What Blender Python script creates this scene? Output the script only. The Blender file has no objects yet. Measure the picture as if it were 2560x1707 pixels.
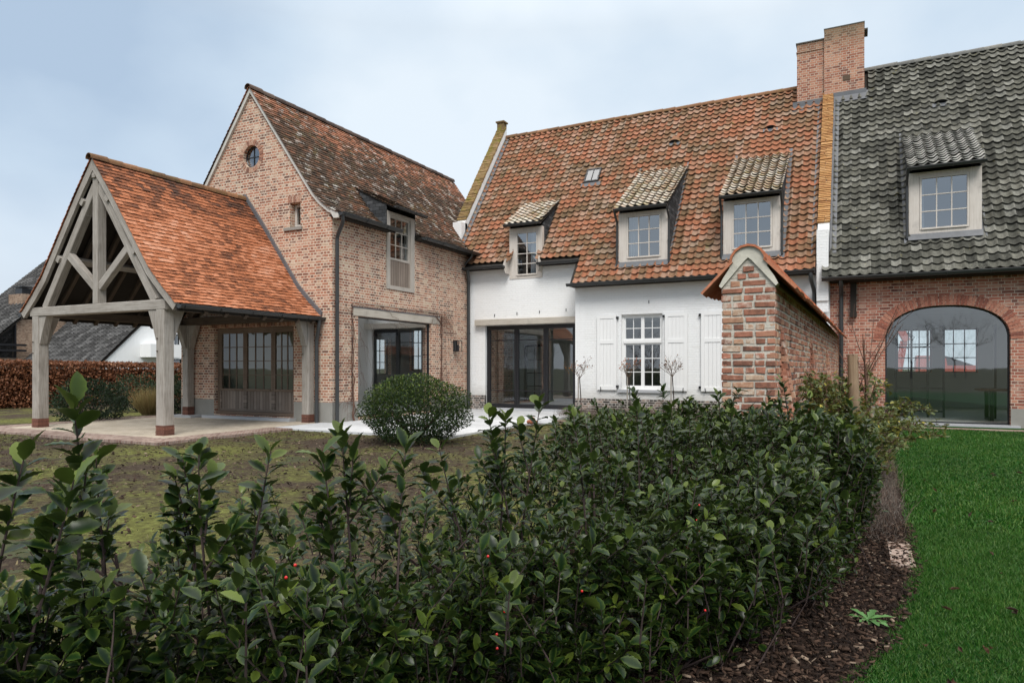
import bpy, bmesh, math, random
import numpy as np
from mathutils import Vector, Matrix
from mathutils.geometry import tessellate_polygon
random.seed(7); RNG = np.random.default_rng(11)
R = math.radians
SC = bpy.context.scene; COL = SC.collection

# ---------------------------------------------------------------- camera, sky, sun, exposure
cam = bpy.data.cameras.new('camera'); camo = bpy.data.objects.new('camera', cam); COL.objects.link(camo)
camo.location = (0, 0, 1.3); camo.rotation_euler = (R(90), 0, R(26.62))
cam.sensor_width = 36; cam.lens = 1720/2560*36; cam.shift_y = 66.5/2560
cam.clip_start = 0.05; cam.clip_end = 3000
SC.camera = camo
SUN_EL, SUN_ROT = R(48), R(150)
W = bpy.data.worlds.new('World'); SC.world = W; W.use_nodes = True
wn = W.node_tree; wn.nodes.clear()
def wnode(t): return wn.nodes.new(t)
sky = wnode('ShaderNodeTexSky'); sky.sky_type = 'NISHITA'; sky.sun_disc = False
sky.sun_elevation = SUN_EL; sky.sun_rotation = SUN_ROT; sky.air_density = 1.0; sky.dust_density = 1.5
bg1 = wnode('ShaderNodeBackground'); bg1.inputs[1].default_value = 0.08
wn.links.new(sky.outputs[0], bg1.inputs[0])
tc = wnode('ShaderNodeTexCoord')
sep = wnode('ShaderNodeSeparateXYZ'); wn.links.new(tc.outputs['Generated'], sep.inputs[0])
mp = wnode('ShaderNodeMapping'); mp.inputs['Scale'].default_value = (0.75, 0.75, 1.2); mp.inputs['Location'].default_value = (0.35, 0.1, 0.2)
wn.links.new(tc.outputs['Generated'], mp.inputs[0])
nz = wnode('ShaderNodeTexNoise'); nz.inputs['Scale'].default_value = 1.6; nz.inputs['Detail'].default_value = 4; nz.inputs['Roughness'].default_value = 0.45
nz.inputs['Distortion'].default_value = 0.3
wn.links.new(mp.outputs[0], nz.inputs['Vector'])
cr = wnode('ShaderNodeValToRGB')
el = cr.color_ramp.elements
el[0].position = 0.38; el[0].color = (0.40, 0.51, 0.65, 1)
el[1].position = 0.68; el[1].color = (0.72, 0.80, 0.87, 1)
e = el.new(0.52); e.color = (0.545, 0.655, 0.77, 1)
# the thin bright place in the cloud deck above the house
dp = wnode('ShaderNodeVectorMath'); dp.operation = 'DOT_PRODUCT'; dp.inputs[1].default_value = (-0.42, 0.80, 0.43); wn.links.new(tc.outputs['Generated'], dp.inputs[0])
pt = wnode('ShaderNodeMapRange'); pt.interpolation_type = 'SMOOTHSTEP'; pt.inputs[1].default_value = 0.84; pt.inputs[2].default_value = 1.0; pt.inputs[3].default_value = -0.03; pt.inputs[4].default_value = 0.11; wn.links.new(dp.outputs['Value'], pt.inputs[0])
nz2 = wnode('ShaderNodeTexNoise'); nz2.inputs['Scale'].default_value = 4.5; nz2.inputs['Detail'].default_value = 5; wn.links.new(mp.outputs[0], nz2.inputs['Vector'])
m1 = wnode('ShaderNodeMath'); m1.operation = 'MULTIPLY_ADD'; m1.inputs[1].default_value = 0.36; wn.links.new(nz2.outputs['Fac'], m1.inputs[0]); wn.links.new(pt.outputs[0], m1.inputs[2])
m2 = wnode('ShaderNodeMath'); m2.operation = 'MULTIPLY_ADD'; m2.inputs[1].default_value = 0.9; wn.links.new(nz.outputs['Fac'], m2.inputs[0]); wn.links.new(m1.outputs[0], m2.inputs[2])
m3 = wnode('ShaderNodeMath'); m3.operation = 'SUBTRACT'; m3.inputs[1].default_value = 0.14; wn.links.new(m2.outputs[0], m3.inputs[0])
wn.links.new(m3.outputs[0], cr.inputs[0])
# an overcast dome is brighter overhead
ramp = wnode('ShaderNodeMapRange'); ramp.inputs[1].default_value = 0.44; ramp.inputs[2].default_value = 0.9
ramp.inputs[3].default_value = 1.13; ramp.inputs[4].default_value = 2.7
wn.links.new(sep.outputs[2], ramp.inputs[0])
top = wnode('ShaderNodeMapRange'); top.inputs[1].default_value = 0.42; top.inputs[2].default_value = 0.75; wn.links.new(sep.outputs[2], top.inputs[0])
wmix = wnode('ShaderNodeMixRGB'); wmix.inputs[2].default_value = (0.80, 0.78, 0.75, 1); wn.links.new(top.outputs[0], wmix.inputs[0]); wn.links.new(cr.outputs[0], wmix.inputs[1])
bg2 = wnode('ShaderNodeBackground'); low = wnode('ShaderNodeMapRange'); low.inputs[1].default_value = 0.0; low.inputs[2].default_value = 0.24; low.inputs[3].default_value = 0.75; low.inputs[4].default_value = 0.0; wn.links.new(sep.outputs[2], low.inputs[0])
lmix = wnode('ShaderNodeMixRGB'); lmix.inputs[2].default_value = (0.75, 0.79, 0.835, 1); wn.links.new(low.outputs[0], lmix.inputs[0]); wn.links.new(wmix.outputs[0], lmix.inputs[1])
wn.links.new(lmix.outputs[0], bg2.inputs[0]); wn.links.new(ramp.outputs[0], bg2.inputs[1])
mx = wnode('ShaderNodeMixShader'); mx.inputs[0].default_value = 0.9
wn.links.new(bg1.outputs[0], mx.inputs[1]); wn.links.new(bg2.outputs[0], mx.inputs[2])
wo = wnode('ShaderNodeOutputWorld'); wn.links.new(mx.outputs[0], wo.inputs[0])
sun = bpy.data.lights.new('sun', 'SUN'); sun.energy = 2.3; sun.angle = R(25); sun.color = (1, 0.97, 0.93)
suno = bpy.data.objects.new('sun', sun); COL.objects.link(suno)
sd = Vector((math.sin(SUN_ROT)*math.cos(SUN_EL), math.cos(SUN_ROT)*math.cos(SUN_EL), math.sin(SUN_EL)))
suno.rotation_euler = sd.to_track_quat('Z', 'Y').to_euler()
SC.view_settings.view_transform = 'Standard'; SC.view_settings.look = 'None'
SC.view_settings.exposure = 0.12; SC.view_settings.gamma = 1.0
SC.cycles.max_bounces = 8; SC.cycles.transparent_max_bounces = 12
SC.cycles.caustics_reflective = False; SC.cycles.caustics_refractive = False
SC.cycles.use_denoising = True
SC.cycles.sample_clamp_indirect = 6

# ---------------------------------------------------------------- materials
class G:
    def __init__(s, name, rough=0.8, spec=0.3):
        s.m = bpy.data.materials.new(name); s.m.use_nodes = True
        s.t = s.m.node_tree; s.b = s.t.nodes['Principled BSDF']; s.out = s.t.nodes['Material Output']
        s.b.inputs['Roughness'].default_value = rough; s.b.inputs['Specular IOR Level'].default_value = spec
    def n(s, typ, props=None, **k):
        nd = s.t.nodes.new('ShaderNode'+typ)
        for a, v in (props or {}).items(): setattr(nd, a, v)
        for a, v in k.items(): s.set(nd, a.replace('_', ' ') if not a.startswith('i') or not a[1:].isdigit() else int(a[1:]), v)
        return nd
    def set(s, nd, key, v):
        i = nd.inputs[key]
        if isinstance(v, bpy.types.NodeSocket): s.t.links.new(v, i)
        else:
            if hasattr(i.default_value, '__len__') and len(i.default_value) == 4 and len(v) == 3: v = (*v, 1)
            i.default_value = v
    def uv(s): return s.n('UVMap').outputs[0]
    def obj(s): return s.n('TexCoord').outputs['Object']
    def attr(s, name): return s.n('Attribute', dict(attribute_name=name)).outputs['Fac']
    def noise(s, vec, scale, detail=4, rough=0.55, out='Fac', dist=0):
        return s.n('TexNoise', Vector=vec, Scale=scale, Detail=detail, Roughness=rough, Distortion=dist).outputs[out]
    def math(s, op, a, b=0.0, clamp=False):
        return s.n('Math', dict(operation=op, use_clamp=clamp), i0=a, i1=b).outputs[0]
    def vmath(s, op, a, b): return s.n('VectorMath', dict(operation=op), i0=a, i1=b).outputs[0]
    def scale(s, v, xyz): return s.n('Mapping', Vector=v, Scale=xyz).outputs[0]
    def ramp(s, fac, stops, interp='LINEAR'):
        nd = s.n('ValToRGB', Fac=fac); c = nd.color_ramp; c.interpolation = interp
        while len(c.elements) < len(stops): c.elements.new(0.5)
        for el, (p, col) in zip(c.elements, stops):
            el.position = p; el.color = (*col, 1) if len(col) == 3 else col
        return nd.outputs[0]
    def step(s, fac, a, b):  # smooth threshold
        return s.n('MapRange', i0=fac, i1=a, i2=b, i3=0.0, i4=1.0).outputs[0]
    def mix(s, fac, a, b, mode='MIX'):
        nd = s.n('MixRGB', dict(blend_type=mode)); s.set(nd, 0, fac); s.set(nd, 1, a); s.set(nd, 2, b); return nd.outputs[0]
    def bump(s, h, strength=0.5, dist=0.01):
        s.set(s.b, 'Normal', s.n('Bump', Strength=strength, Distance=dist, Height=h).outputs[0])
    def color(s, c): s.set(s.b, 'Base Color', c)

def brick_mat(name, stops, mortar, bw=0.21, bh=0.066, ms=0.006, smear=0.35, bump=0.7, distort=0.012, squash=0.5, low=None, high=None):
    g = G(name, 0.92, 0.15); uv = g.uv()
    nd = g.n('TexNoise', Vector=uv, Scale=9.0, Detail=2.0).outputs['Color']
    v = g.vmath('ADD', uv, g.vmath('MULTIPLY', g.vmath('SUBTRACT', nd, (0.5, 0.5, 0.5)), (distort, distort, 0)))
    br = g.n('TexBrick', dict(offset=0.5, offset_frequency=2, squash=squash, squash_frequency=2), Vector=v, Color1=(0, 0, 0), Color2=(1, 1, 1), Mortar=(0.5, 0.5, 0.5),
             Scale=1.0, Mortar_Size=ms, Mortar_Smooth=0.35, Bias=0.0, Brick_Width=bw, Row_Height=bh)
    fine = g.noise(uv, 60, 3); big = g.noise(uv, 0.9, 3); mid = g.noise(uv, 5, 4, 0.65)
    val = g.math('ADD', br.outputs[0], g.math('MULTIPLY', g.math('SUBTRACT', big, 0.5), 0.7))
    c = g.ramp(val, stops)
    c = g.mix(0.4, c, g.ramp(fine, [(0.3, (0.6, 0.6, 0.6)), (0.7, (1.3, 1.3, 1.3))]), 'MULTIPLY')
    mc = g.mix(g.math('MULTIPLY', fine, 0.5), mortar, tuple(x*0.6 for x in mortar))
    c = g.mix(g.math('MULTIPLY', g.step(mid, 0.5, 0.75), smear), c, mortar)
    c = g.mix(br.outputs[1], c, mc)
    if low:   # damp, dirty foot or top of the wall: (z0, z1, colour)
        sp = g.n('SeparateXYZ', Vector=uv).outputs[1]
        f = g.math('MULTIPLY', g.step(g.math('ADD', sp, g.math('MULTIPLY', g.math('SUBTRACT', mid, 0.5), 0.5)), low[0], low[1]), 0.75)
        c = g.mix(f, c, low[2])
    g.color(c)
    h = g.math('ADD', g.math('SUBTRACT', 1.0, br.outputs[1]), g.math('MULTIPLY', g.math('ADD', fine, mid), 0.35))
    g.bump(h, bump, 0.012)
    return g.m
M = {}
M['brick_wing'] = brick_mat('old red and tan brick', [(0.05, (0.17, 0.09, 0.07)), (0.25, (0.29, 0.125, 0.085)), (0.5, (0.42, 0.185, 0.118)), (0.75, (0.48, 0.24, 0.16)), (0.98, (0.52, 0.38, 0.275))],
                            (0.77, 0.665, 0.53), ms=0.0105, bw=0.2, smear=0.6)
M['brick_barn'] = brick_mat('red barn brick', [(0.02, (0.17, 0.075, 0.06)), (0.3, (0.31, 0.115, 0.08)), (0.6, (0.41, 0.155, 0.105)), (0.9, (0.47, 0.23, 0.16))],
                            (0.64, 0.51, 0.41), bw=0.235, bh=0.068, smear=0.5, ms=0.008)
M['brick_chimney'] = brick_mat('weathered chimney brick', [(0.02, (0.19, 0.08, 0.06)), (0.4, (0.37, 0.15, 0.095)), (0.9, (0.48, 0.25, 0.165))],
                            (0.62, 0.51, 0.41), bw=0.21, bh=0.068, smear=0.3, ms=.008, low=(10.25, 11.1, (0.13, 0.12, 0.07)))
M['brick_dark'] = brick_mat('bare dark plinth brick', [(0.0, (0.03, 0.027, 0.025)), (0.6, (0.11, 0.09, 0.08)), (0.95, (0.3, 0.22, 0.18))], (0.62, 0.58, 0.53), ms=0.008, smear=0.5)
M['brick_core'] = brick_mat('old mortar', [(0, (0.5, 0.46, 0.39)), (1, (0.56, 0.52, 0.45))], (0.55, 0.5, 0.43), smear=0.2)
M['nb_brick'] = brick_mat('brown neighbour brick', [(0.1, (0.20, 0.13, 0.09)), (0.5, (0.30, 0.20, 0.14)), (0.9, (0.36, 0.26, 0.19))], (0.36, 0.30, 0.24), smear=0.1, bump=0.3)
def white_brick(name, col, dirt, amount):
    g = G(name, 0.7, 0.3); uv = g.uv()
    nd = g.n('TexNoise', Vector=uv, Scale=6.0, Detail=2.0).outputs['Color']
    v = g.vmath('ADD', uv, g.vmath('MULTIPLY', g.vmath('SUBTRACT', nd, (0.5, 0.5, 0.5)), (0.02, 0.02, 0)))
    br = g.n('TexBrick', dict(offset=0.5, offset_frequency=2, squash=0.5, squash_frequency=2), Vector=v, Color1=(0, 0, 0), Color2=(1, 1, 1), Scale=1.0, Mortar_Size=0.006, Mortar_Smooth=0.6,
             Brick_Width=0.2, Row_Height=0.066)
    st = g.noise(g.scale(uv, (1.2, 9, 1)), 3, 4, 0.65); big = g.noise(uv, 0.8, 3)
    c = g.mix(g.math('MULTIPLY', g.step(g.math('ADD', g.math('MULTIPLY', st, 0.7), g.math('MULTIPLY', big, 0.35)), 0.55, 0.8), amount), col, dirt)
    c = g.mix(g.math('MULTIPLY', br.outputs[1], 0.08), c, (0.35, 0.34, 0.32))
    zz = g.n('SeparateXYZ', Vector=uv).outputs[1]; c = g.mix(g.math('MULTIPLY', g.math('SUBTRACT', 1.0, g.step(g.math('ADD', zz, g.math('MULTIPLY', st, -.5)), .15, .6)), .5), c, (0.36, 0.33, 0.28))
    g.color(c)
    g.bump(g.math('ADD', g.math('MULTIPLY', g.math('SUBTRACT', 1.0, br.outputs[1]), 0.6), g.math('MULTIPLY', g.noise(uv, 25, 3), 0.6)), 0.6, 0.012)
    return g.m
M['white_brick'] = white_brick('white painted brick', (0.82, 0.825, 0.82), (0.60, 0.58, 0.52), 0.55)
M['nb_white'] = white_brick('white neighbour brick', (0.82, 0.83, 0.83), (0.7, 0.7, 0.68), 0.3)

def tile_mat(name, stops, moss=None, white=None, pale=None, spread=0.55, rough=0.85, big=0.5, zgrad=None):
    g = G(name, rough, 0.2); o = g.obj(); r = g.attr('rnd'); r2 = g.attr('rnd2')
    nb = g.noise(o, big, 4, 0.6); nf = g.noise(o, 22, 4, 0.65); nm = g.noise(o, 3.2, 5, 0.7)
    val = g.math('ADD', g.math('MULTIPLY', r, spread), g.math('MULTIPLY', nb, 1.0-spread+0.35))
    val = g.math('ADD', val, g.math('MULTIPLY', g.math('SUBTRACT', nf, 0.5), 0.35))
    val = g.math('SUBTRACT', val, 0.17)
    if zgrad:
        z = g.n('SeparateXYZ', Vector=o).outputs[2]
        val = g.math('ADD', val, g.math('MULTIPLY', g.step(g.math('ADD', z, nm), zgrad[0], zgrad[1]), zgrad[2]))
    c = g.ramp(val, stops)
    c = g.mix(0.55, c, g.ramp(nf, [(0.25, (0.5, 0.5, 0.5)), (0.75, (1.3, 1.28, 1.25))]), 'MULTIPLY')
    if pale:
        c = g.mix(g.math('MULTIPLY', g.step(g.math('ADD', r2, g.math('MULTIPLY', nf, 0.5)), pale[0], pale[0]+0.3), pale[1]), c, pale[2])
    if moss:
        mk = g.step(g.math('ADD', nm, g.math('MULTIPLY', nf, 0.4)), moss[0], moss[0]+0.1)
        c = g.mix(g.math('MULTIPLY', mk, moss[1]), c, moss[2])
    if white:
        k = g.math('ADD', g.math('MULTIPLY', nm, 0.6), g.math('MULTIPLY', nf, 0.5))
        k = g.math('ADD', k, g.math('MULTIPLY', r2, 0.25))
        c = g.mix(g.math('MULTIPLY', g.step(k, white[0], white[0]+0.14), white[1]), c, white[2])
    g.color(c); g.bump(g.noise(o, 40, 4, 0.7), 0.45, 0.006)
    return g.m
M['brick_base'] = tile_mat('thin dark base tile', [(0.05, (0.10, 0.05, 0.04)), (0.5, (0.23, 0.10, 0.07)), (0.95, (0.34, 0.2, 0.15))], spread=0.8)
M['tile_porch'] = tile_mat('orange plain tile', [(0.05, (0.07, 0.04, 0.03)), (0.25, (0.19, 0.072, 0.037)), (0.46, (0.38, 0.135, 0.062)), (0.70, (0.50, 0.215, 0.12)), (1, (0.60, 0.36, 0.26))],
                           moss=(0.86, 0.55, (0.16, 0.13, 0.04)), white=(0.93, 0.6, (0.55, 0.5, 0.45)), zgrad=(4.7, 5.6, -0.24), spread=0.36, big=0.7)
M['tile_wing'] = tile_mat('brown lichen plain tile', [(0.1, (0.028, 0.021, 0.016)), (0.45, (0.068, 0.042, 0.027)), (0.7, (0.12, 0.062, 0.037)), (0.95, (0.30, 0.12, 0.065)), (1.0, (0.36, 0.16, 0.095))],
                          moss=(0.74, 0.6, (0.085, 0.075, 0.025)), white=(0.76, 0.8, (0.56, 0.52, 0.48)), zgrad=(7.4, 8.3, 0.35), spread=0.5)
M['tile_main'] = tile_mat('orange weathered pantile', [(0.08, (0.075, 0.05, 0.03)), (0.28, (0.15, 0.098, 0.055)), (0.43, (0.215, 0.118, 0.067)), (0.62, (0.295, 0.12, 0.065)), (0.82, (0.37, 0.155, 0.09)), (1, (0.34, 0.235, 0.155))],
                          moss=(0.84, 0.7, (0.24, 0.22, 0.06)), pale=(0.88, 0.5, (0.37, 0.28, 0.215)), spread=0.34, big=1.0)
M['tile_dormer'] = tile_mat('white lichen pantile', [(0.1, (0.2, 0.15, 0.09)), (0.5, (0.42, 0.30, 0.21)), (0.9, (0.5, 0.38, 0.29))],
                            moss=(0.68, 0.75, (0.25, 0.215, 0.06)), white=(0.60, 0.8, (0.58, 0.54, 0.475)), spread=0.5, big=1.2)
M['tile_barn'] = tile_mat('grey pantile', [(0.05, (0.022, 0.022, 0.020)), (0.35, (0.062, 0.062, 0.052)), (0.62, (0.115, 0.113, 0.094)), (0.95, (0.24, 0.235, 0.205))],
                          moss=(0.86, 0.75, (0.23, 0.20, 0.05)), pale=(0.97, 0.5, (0.32, 0.315, 0.28)), spread=0.45, big=1.3)
M['tile_barn_dormer'] = tile_mat('pale grey pantile', [(0.1, (0.12, 0.12, 0.11)), (0.6, (0.3, 0.3, 0.28)), (0.95, (0.45, 0.44, 0.41))],
                          moss=(0.78, 0.7, (0.2, 0.19, 0.06)), white=(0.6, 0.75, (0.55, 0.54, 0.5)), spread=0.4)
M['tile_yellow'] = tile_mat('ochre coping brick', [(0.05, (0.30, 0.14, 0.06)), (0.5, (0.46, 0.25, 0.10)), (0.95, (0.55, 0.34, 0.17))], moss=(0.84, 0.65, (0.36, 0.27, 0.05)), spread=0.5, big=0.8)
M['tile_moss'] = tile_mat('mossy coping brick', [(0.05, (0.13, 0.09, 0.05)), (0.5, (0.30, 0.2, 0.09)), (0.95, (0.4, 0.28, 0.15))], moss=(0.72, 0.8, (0.20, 0.19, 0.03)), spread=0.5)
M['tile_new'] = tile_mat('terracotta coping tile', [(0.05, (0.34, 0.12, 0.06)), (0.5, (0.47, 0.17, 0.09)), (0.95, (0.52, 0.24, 0.15))], white=(1.0, 0.5, (0.5, 0.42, 0.35)), spread=0.5)
M['tile_nb'] = tile_mat('dark neighbour tile', [(0.05, (0.025, 0.025, 0.025)), (0.5, (0.06, 0.06, 0.06)), (0.95, (0.13, 0.13, 0.13))], moss=(0.85, 0.6, (0.1, 0.1, 0.04)), spread=0.6)
M['ridge'] = tile_mat('mossy ridge tile', [(0.05, (0.09, 0.06, 0.035)), (0.5, (0.2, 0.105, 0.055)), (0.95, (0.33, 0.17, 0.09))], moss=(0.76, 0.7, (0.14, 0.12, 0.04)), spread=0.5)
M['ridge_dark'] = tile_mat('dark ridge tile', [(0.05, (0.04, 0.03, 0.028)), (0.5, (0.085, 0.06, 0.05)), (0.95, (0.14, 0.1, 0.08))], spread=0.5)
M['ridge_grey'] = tile_mat('grey ridge tile', [(0.05, (0.1, 0.1, 0.095)), (0.5, (0.17, 0.17, 0.16)), (0.95, (0.26, 0.25, 0.22))], spread=0.5)

def wood_mat(name, a, b, c3, streak=0.5, planks=0.0):
    g = G(name, 0.85, 0.2); uv = g.uv()
    v = g.scale(uv, (0.8, 22, 1)); n1 = g.noise(v, 2.2, 5, 0.65, dist=0.3); n2 = g.noise(uv, 1.6, 4, 0.6); n3 = g.noise(g.scale(uv, (1.2, 70, 1)), 3, 3)
    c = g.ramp(g.math('ADD', g.math('MULTIPLY', n1, 0.6), g.math('MULTIPLY', n2, 0.4)), [(0.33, a), (0.5, b), (0.66, c3)])
    c = g.mix(g.math('MULTIPLY', g.step(n3, 0.56, 0.7), streak), c, tuple(x*0.45 for x in a))
    c = g.mix(g.math('MULTIPLY', g.step(n2, 0.57, 0.72), 0.55), c, tuple(x*0.55 for x in a))
    h = g.math('ADD', n1, n3)
    if planks:
        w = g.n('SeparateXYZ', Vector=uv).outputs[1]
        fr = g.math('FRACT', g.math('DIVIDE', w, planks))
        gap = g.math('SUBTRACT', 1.0, g.step(g.math('MINIMUM', fr, g.math('SUBTRACT', 1.0, fr)), 0.0, 0.08))
        pl = g.n('TexWhiteNoise', dict(noise_dimensions='1D'), W=g.math('FLOOR', g.math('DIVIDE', w, planks))).outputs[0]
        c = g.mix(g.math('MULTIPLY', pl, 0.55), c, tuple(x*0.55 for x in a))
        c = g.mix(gap, c, tuple(x*0.15 for x in a)); h = g.math('SUBTRACT', h, g.math('MULTIPLY', gap, 3.0))
    g.color(c); g.bump(h, 0.4, 0.005); return g.m
M['oak'] = wood_mat('weathered silver oak', (0.205, 0.18, 0.152), (0.35, 0.32, 0.283), (0.47, 0.44, 0.398), 0.75)
M['oak_frame'] = wood_mat('pale grey oak frame', (0.48, 0.43, 0.38), (0.60, 0.55, 0.495), (0.66, 0.615, 0.565), 0.25)
M['oak_window'] = wood_mat('grey oak window bars', (0.34, 0.305, 0.265), (0.44, 0.40, 0.355), (0.5, 0.46, 0.41), 0.25)
M['oak_brown'] = wood_mat('brown oak joinery', (0.125, 0.088, 0.065), (0.185, 0.135, 0.10), (0.24, 0.185, 0.145), 0.4)
M['oak_planks'] = wood_mat('grey brown oak boards', (0.20, 0.155, 0.125), (0.29, 0.235, 0.195), (0.36, 0.31, 0.265), 0.3, planks=0.105)
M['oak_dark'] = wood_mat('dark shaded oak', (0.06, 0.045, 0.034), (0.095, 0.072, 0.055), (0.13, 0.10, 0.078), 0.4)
M['lintel'] = wood_mat('pale lintel oak', (0.36, 0.32, 0.265), (0.47, 0.43, 0.37), (0.53, 0.49, 0.43), 0.45)
M['stake'] = wood_mat('tan round pole', (0.21, 0.14, 0.09), (0.30, 0.21, 0.135), (0.37, 0.27, 0.18), 0.4)
M['white_board'] = wood_mat('white painted verge board', (0.50, 0.49, 0.45), (0.58, 0.57, 0.53), (0.63, 0.62, 0.58), 0.25)
def plain(name, col, rough=0.6, spec=0.3, var=0.25, scale=4.0, metal=0.0, bump=0.0, bscale=30, coat=None):
    g = G(name, rough, spec); o = g.obj(); n = g.noise(o, scale, 5, 0.6)
    c = g.mix(n, tuple(x*(1-var) for x in col), tuple(min(1, x*(1+var)) for x in col)); g.color(c)
    g.b.inputs['Metallic'].default_value = metal
    if bump: g.bump(g.noise(o, bscale, 4, 0.65), bump, 0.01)
    return g.m
M['zinc'] = plain('dark zinc', (0.035, 0.037, 0.038), 0.42, 0.5, 0.3, 3, 0.0)
M['lead'] = plain('grey lead flashing', (0.115, 0.12, 0.13), 0.5, 0.5, 0.35, 6, 0.0, 0.2, 12)
M['black_steel'] = plain('black steel', (0.013, 0.013, 0.015), 0.35, 0.5, 0.2, 5)
M['concrete'] = plain('smooth grey concrete plinth', (0.27, 0.26, 0.235), 0.8, 0.25, 0.22, 3, 0, 0.15, 20)
M['bluestone'] = plain('pale bluestone', (0.42, 0.43, 0.445), 0.6, 0.35, 0.12, 5, 0, 0.1, 40)
M['white_paint'] = plain('white joinery paint', (0.80, 0.80, 0.79), 0.45, 0.4, 0.03, 4)
M['lime'] = plain('white lime mortar', (0.56, 0.53, 0.45), 0.9, 0.1, 0.42, 6, 0, 0.5, 30)
M['slate'] = brick_mat('dark slate hung cheek', [(0, (0.03, 0.032, 0.034)), (0.6, (0.065, 0.068, 0.072)), (1, (0.10, 0.103, 0.108))], (0.008, 0.008, 0.008), bw=0.2, bh=0.09, ms=0.004, smear=0, bump=0.5, squash=1)
M['plaster'] = plain('pale interior plaster', (0.62, 0.62, 0.60), 0.9, 0.1, 0.04, 2)
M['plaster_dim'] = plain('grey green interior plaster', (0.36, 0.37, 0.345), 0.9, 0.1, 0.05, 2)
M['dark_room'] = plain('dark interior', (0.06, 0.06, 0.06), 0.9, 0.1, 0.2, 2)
M['int_floor'] = plain('interior stone floor', (0.52, 0.50, 0.45), 0.5, 0.3, 0.12, 2)
M['curtain'] = plain('grey curtain', (0.30, 0.32, 0.36), 0.9, 0.1, 0.1, 3)
M['blind'] = plain('olive grey blind', (0.36, 0.35, 0.29), 0.9, 0.1, 0.08, 3)
M['red_paint'] = plain('red machine paint', (0.42, 0.09, 0.065), 0.45, 0.4, 0.15, 3)
M['terracotta'] = plain('red brown clay', (0.33, 0.12, 0.07), 0.8, 0.2, 0.35, 20, 0, 0.5, 40)
M['table_wood'] = plain('brown table wood', (0.12, 0.055, 0.028), 0.5, 0.3, 0.2, 4)
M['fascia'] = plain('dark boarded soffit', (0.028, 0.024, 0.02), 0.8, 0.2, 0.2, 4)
M['bark'] = plain('dark purple brown bark', (0.05, 0.035, 0.032), 0.8, 0.2, 0.3, 20)
M['twig'] = plain('grey brown twig', (0.12, 0.085, 0.06), 0.85, 0.15, 0.3, 20)
M['twig_red'] = plain('red brown twig', (0.13, 0.07, 0.05), 0.7, 0.25, 0.3, 20)
M['berry'] = plain('red berry', (0.5, 0.012, 0.012), 0.25, 0.5, 0.15, 20)
def glass_mat(name, base=0.17, tint=(0.85, 0.9, 0.9)):
    g = G(name); t = g.t
    tr = g.n('BsdfTransparent', Color=tint); gl = g.n('BsdfGlossy', Roughness=0.015, Color=(0.95, 0.97, 1.0))
    wv = g.noise(g.obj(), 1.3, 2)
    g.set(gl, 'Normal', g.n('Bump', Strength=0.02, Distance=0.05, Height=wv).outputs[0])
    fac = g.n('LayerWeight', Blend=0.5).outputs['Facing']
    f = g.math('ADD', g.math('MULTIPLY', g.math('POWER', fac, 4.0), 0.75), base, True)
    ms = g.n('MixShader', i0=f, i1=tr.outputs[0], i2=gl.outputs[0])
    t.links.new(ms.outputs[0], g.out.inputs[0]); return g.m
M['glass'] = glass_mat('window glass'); M['glass_sky'] = glass_mat('dormer glass', 0.27); M['glass_pale'] = glass_mat('wide reflecting glass', 0.30, (0.93, 0.95, 0.95)); M['glass_dim'] = glass_mat('tinted window glass', 0.09, (0.8, 0.82, 0.78))

def leaf_mat(name, dark, light, edge, tip, rough=0.33, spec=0.5, trans=0.12, back=1.25):
    g = G(name, rough, spec); r = g.attr('rnd'); e = g.math('POWER', g.attr('edge'), 2.6); tp = g.attr('tip')
    c = g.mix(r, dark, light); c = g.mix(tp, c, tip); c = g.mix(e, c, edge)
    geo = g.n('NewGeometry').outputs['Backfacing']
    c2 = g.mix(g.math('MULTIPLY', geo, 0.35), c, tuple(min(1, (a+b)*0.5*back+0.015) for a, b in zip(light, tip)))
    g.color(c2)
    if trans:
        tl = g.n('BsdfTranslucent', Color=c2)
        ms = g.n('MixShader', i0=trans, i1=g.b.outputs[0], i2=tl.outputs[0]); g.t.links.new(ms.outputs[0], g.out.inputs[0])
    return g.m
M['holly'] = leaf_mat('glossy holly leaf', (0.002, 0.0070, 0.0026), (0.012, 0.033, 0.007), (0.10, 0.145, 0.022), (0.115, 0.155, 0.022), 0.31, 0.25)
M['ball'] = leaf_mat('box ball leaf', (0.0035, 0.012, 0.0035), (0.014, 0.038, 0.009), (0.025, 0.055, 0.013), (0.19, 0.25, 0.045), 0.38, 0.2)
M['shrubleaf'] = leaf_mat('dull evergreen leaf', (0.008, 0.02, 0.009), (0.03, 0.052, 0.024), (0.035, 0.055, 0.025), (0.06, 0.09, 0.04), 0.5, 0.15)
M['beech'] = leaf_mat('copper beech leaf', (0.075, 0.027, 0.013), (0.25, 0.10, 0.047), (0.26, 0.11, 0.05), (0.42, 0.22, 0.12), 0.55, 0.3, 0.2)
M['rosebush'] = leaf_mat('pale shrub leaf', (0.045, 0.075, 0.018), (0.13, 0.16, 0.055), (0.14, 0.16, 0.06), (0.40, 0.33, 0.04), 0.45, 0.35, 0.25)
M['roseleaf'] = leaf_mat('autumn rose leaf', (0.1, 0.09, 0.02), (0.3, 0.16, 0.04), (0.3, 0.16, 0.04), (0.5, 0.2, 0.04), 0.5, 0.3, 0.3)
M['lavender'] = leaf_mat('grey lavender leaf', (0.055, 0.048, 0.04), (0.165, 0.148, 0.13), (0.16, 0.145, 0.128), (0.09, 0.06, 0.048), 0.8, 0.1, 0.1)
M['dry_stalk'] = leaf_mat('brown dry stalk', (0.10, 0.065, 0.05), (0.21, 0.15, 0.115), (0.2, 0.15, 0.11), (0.16, 0.12, 0.1), 0.85, 0.1, 0.1)
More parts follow.
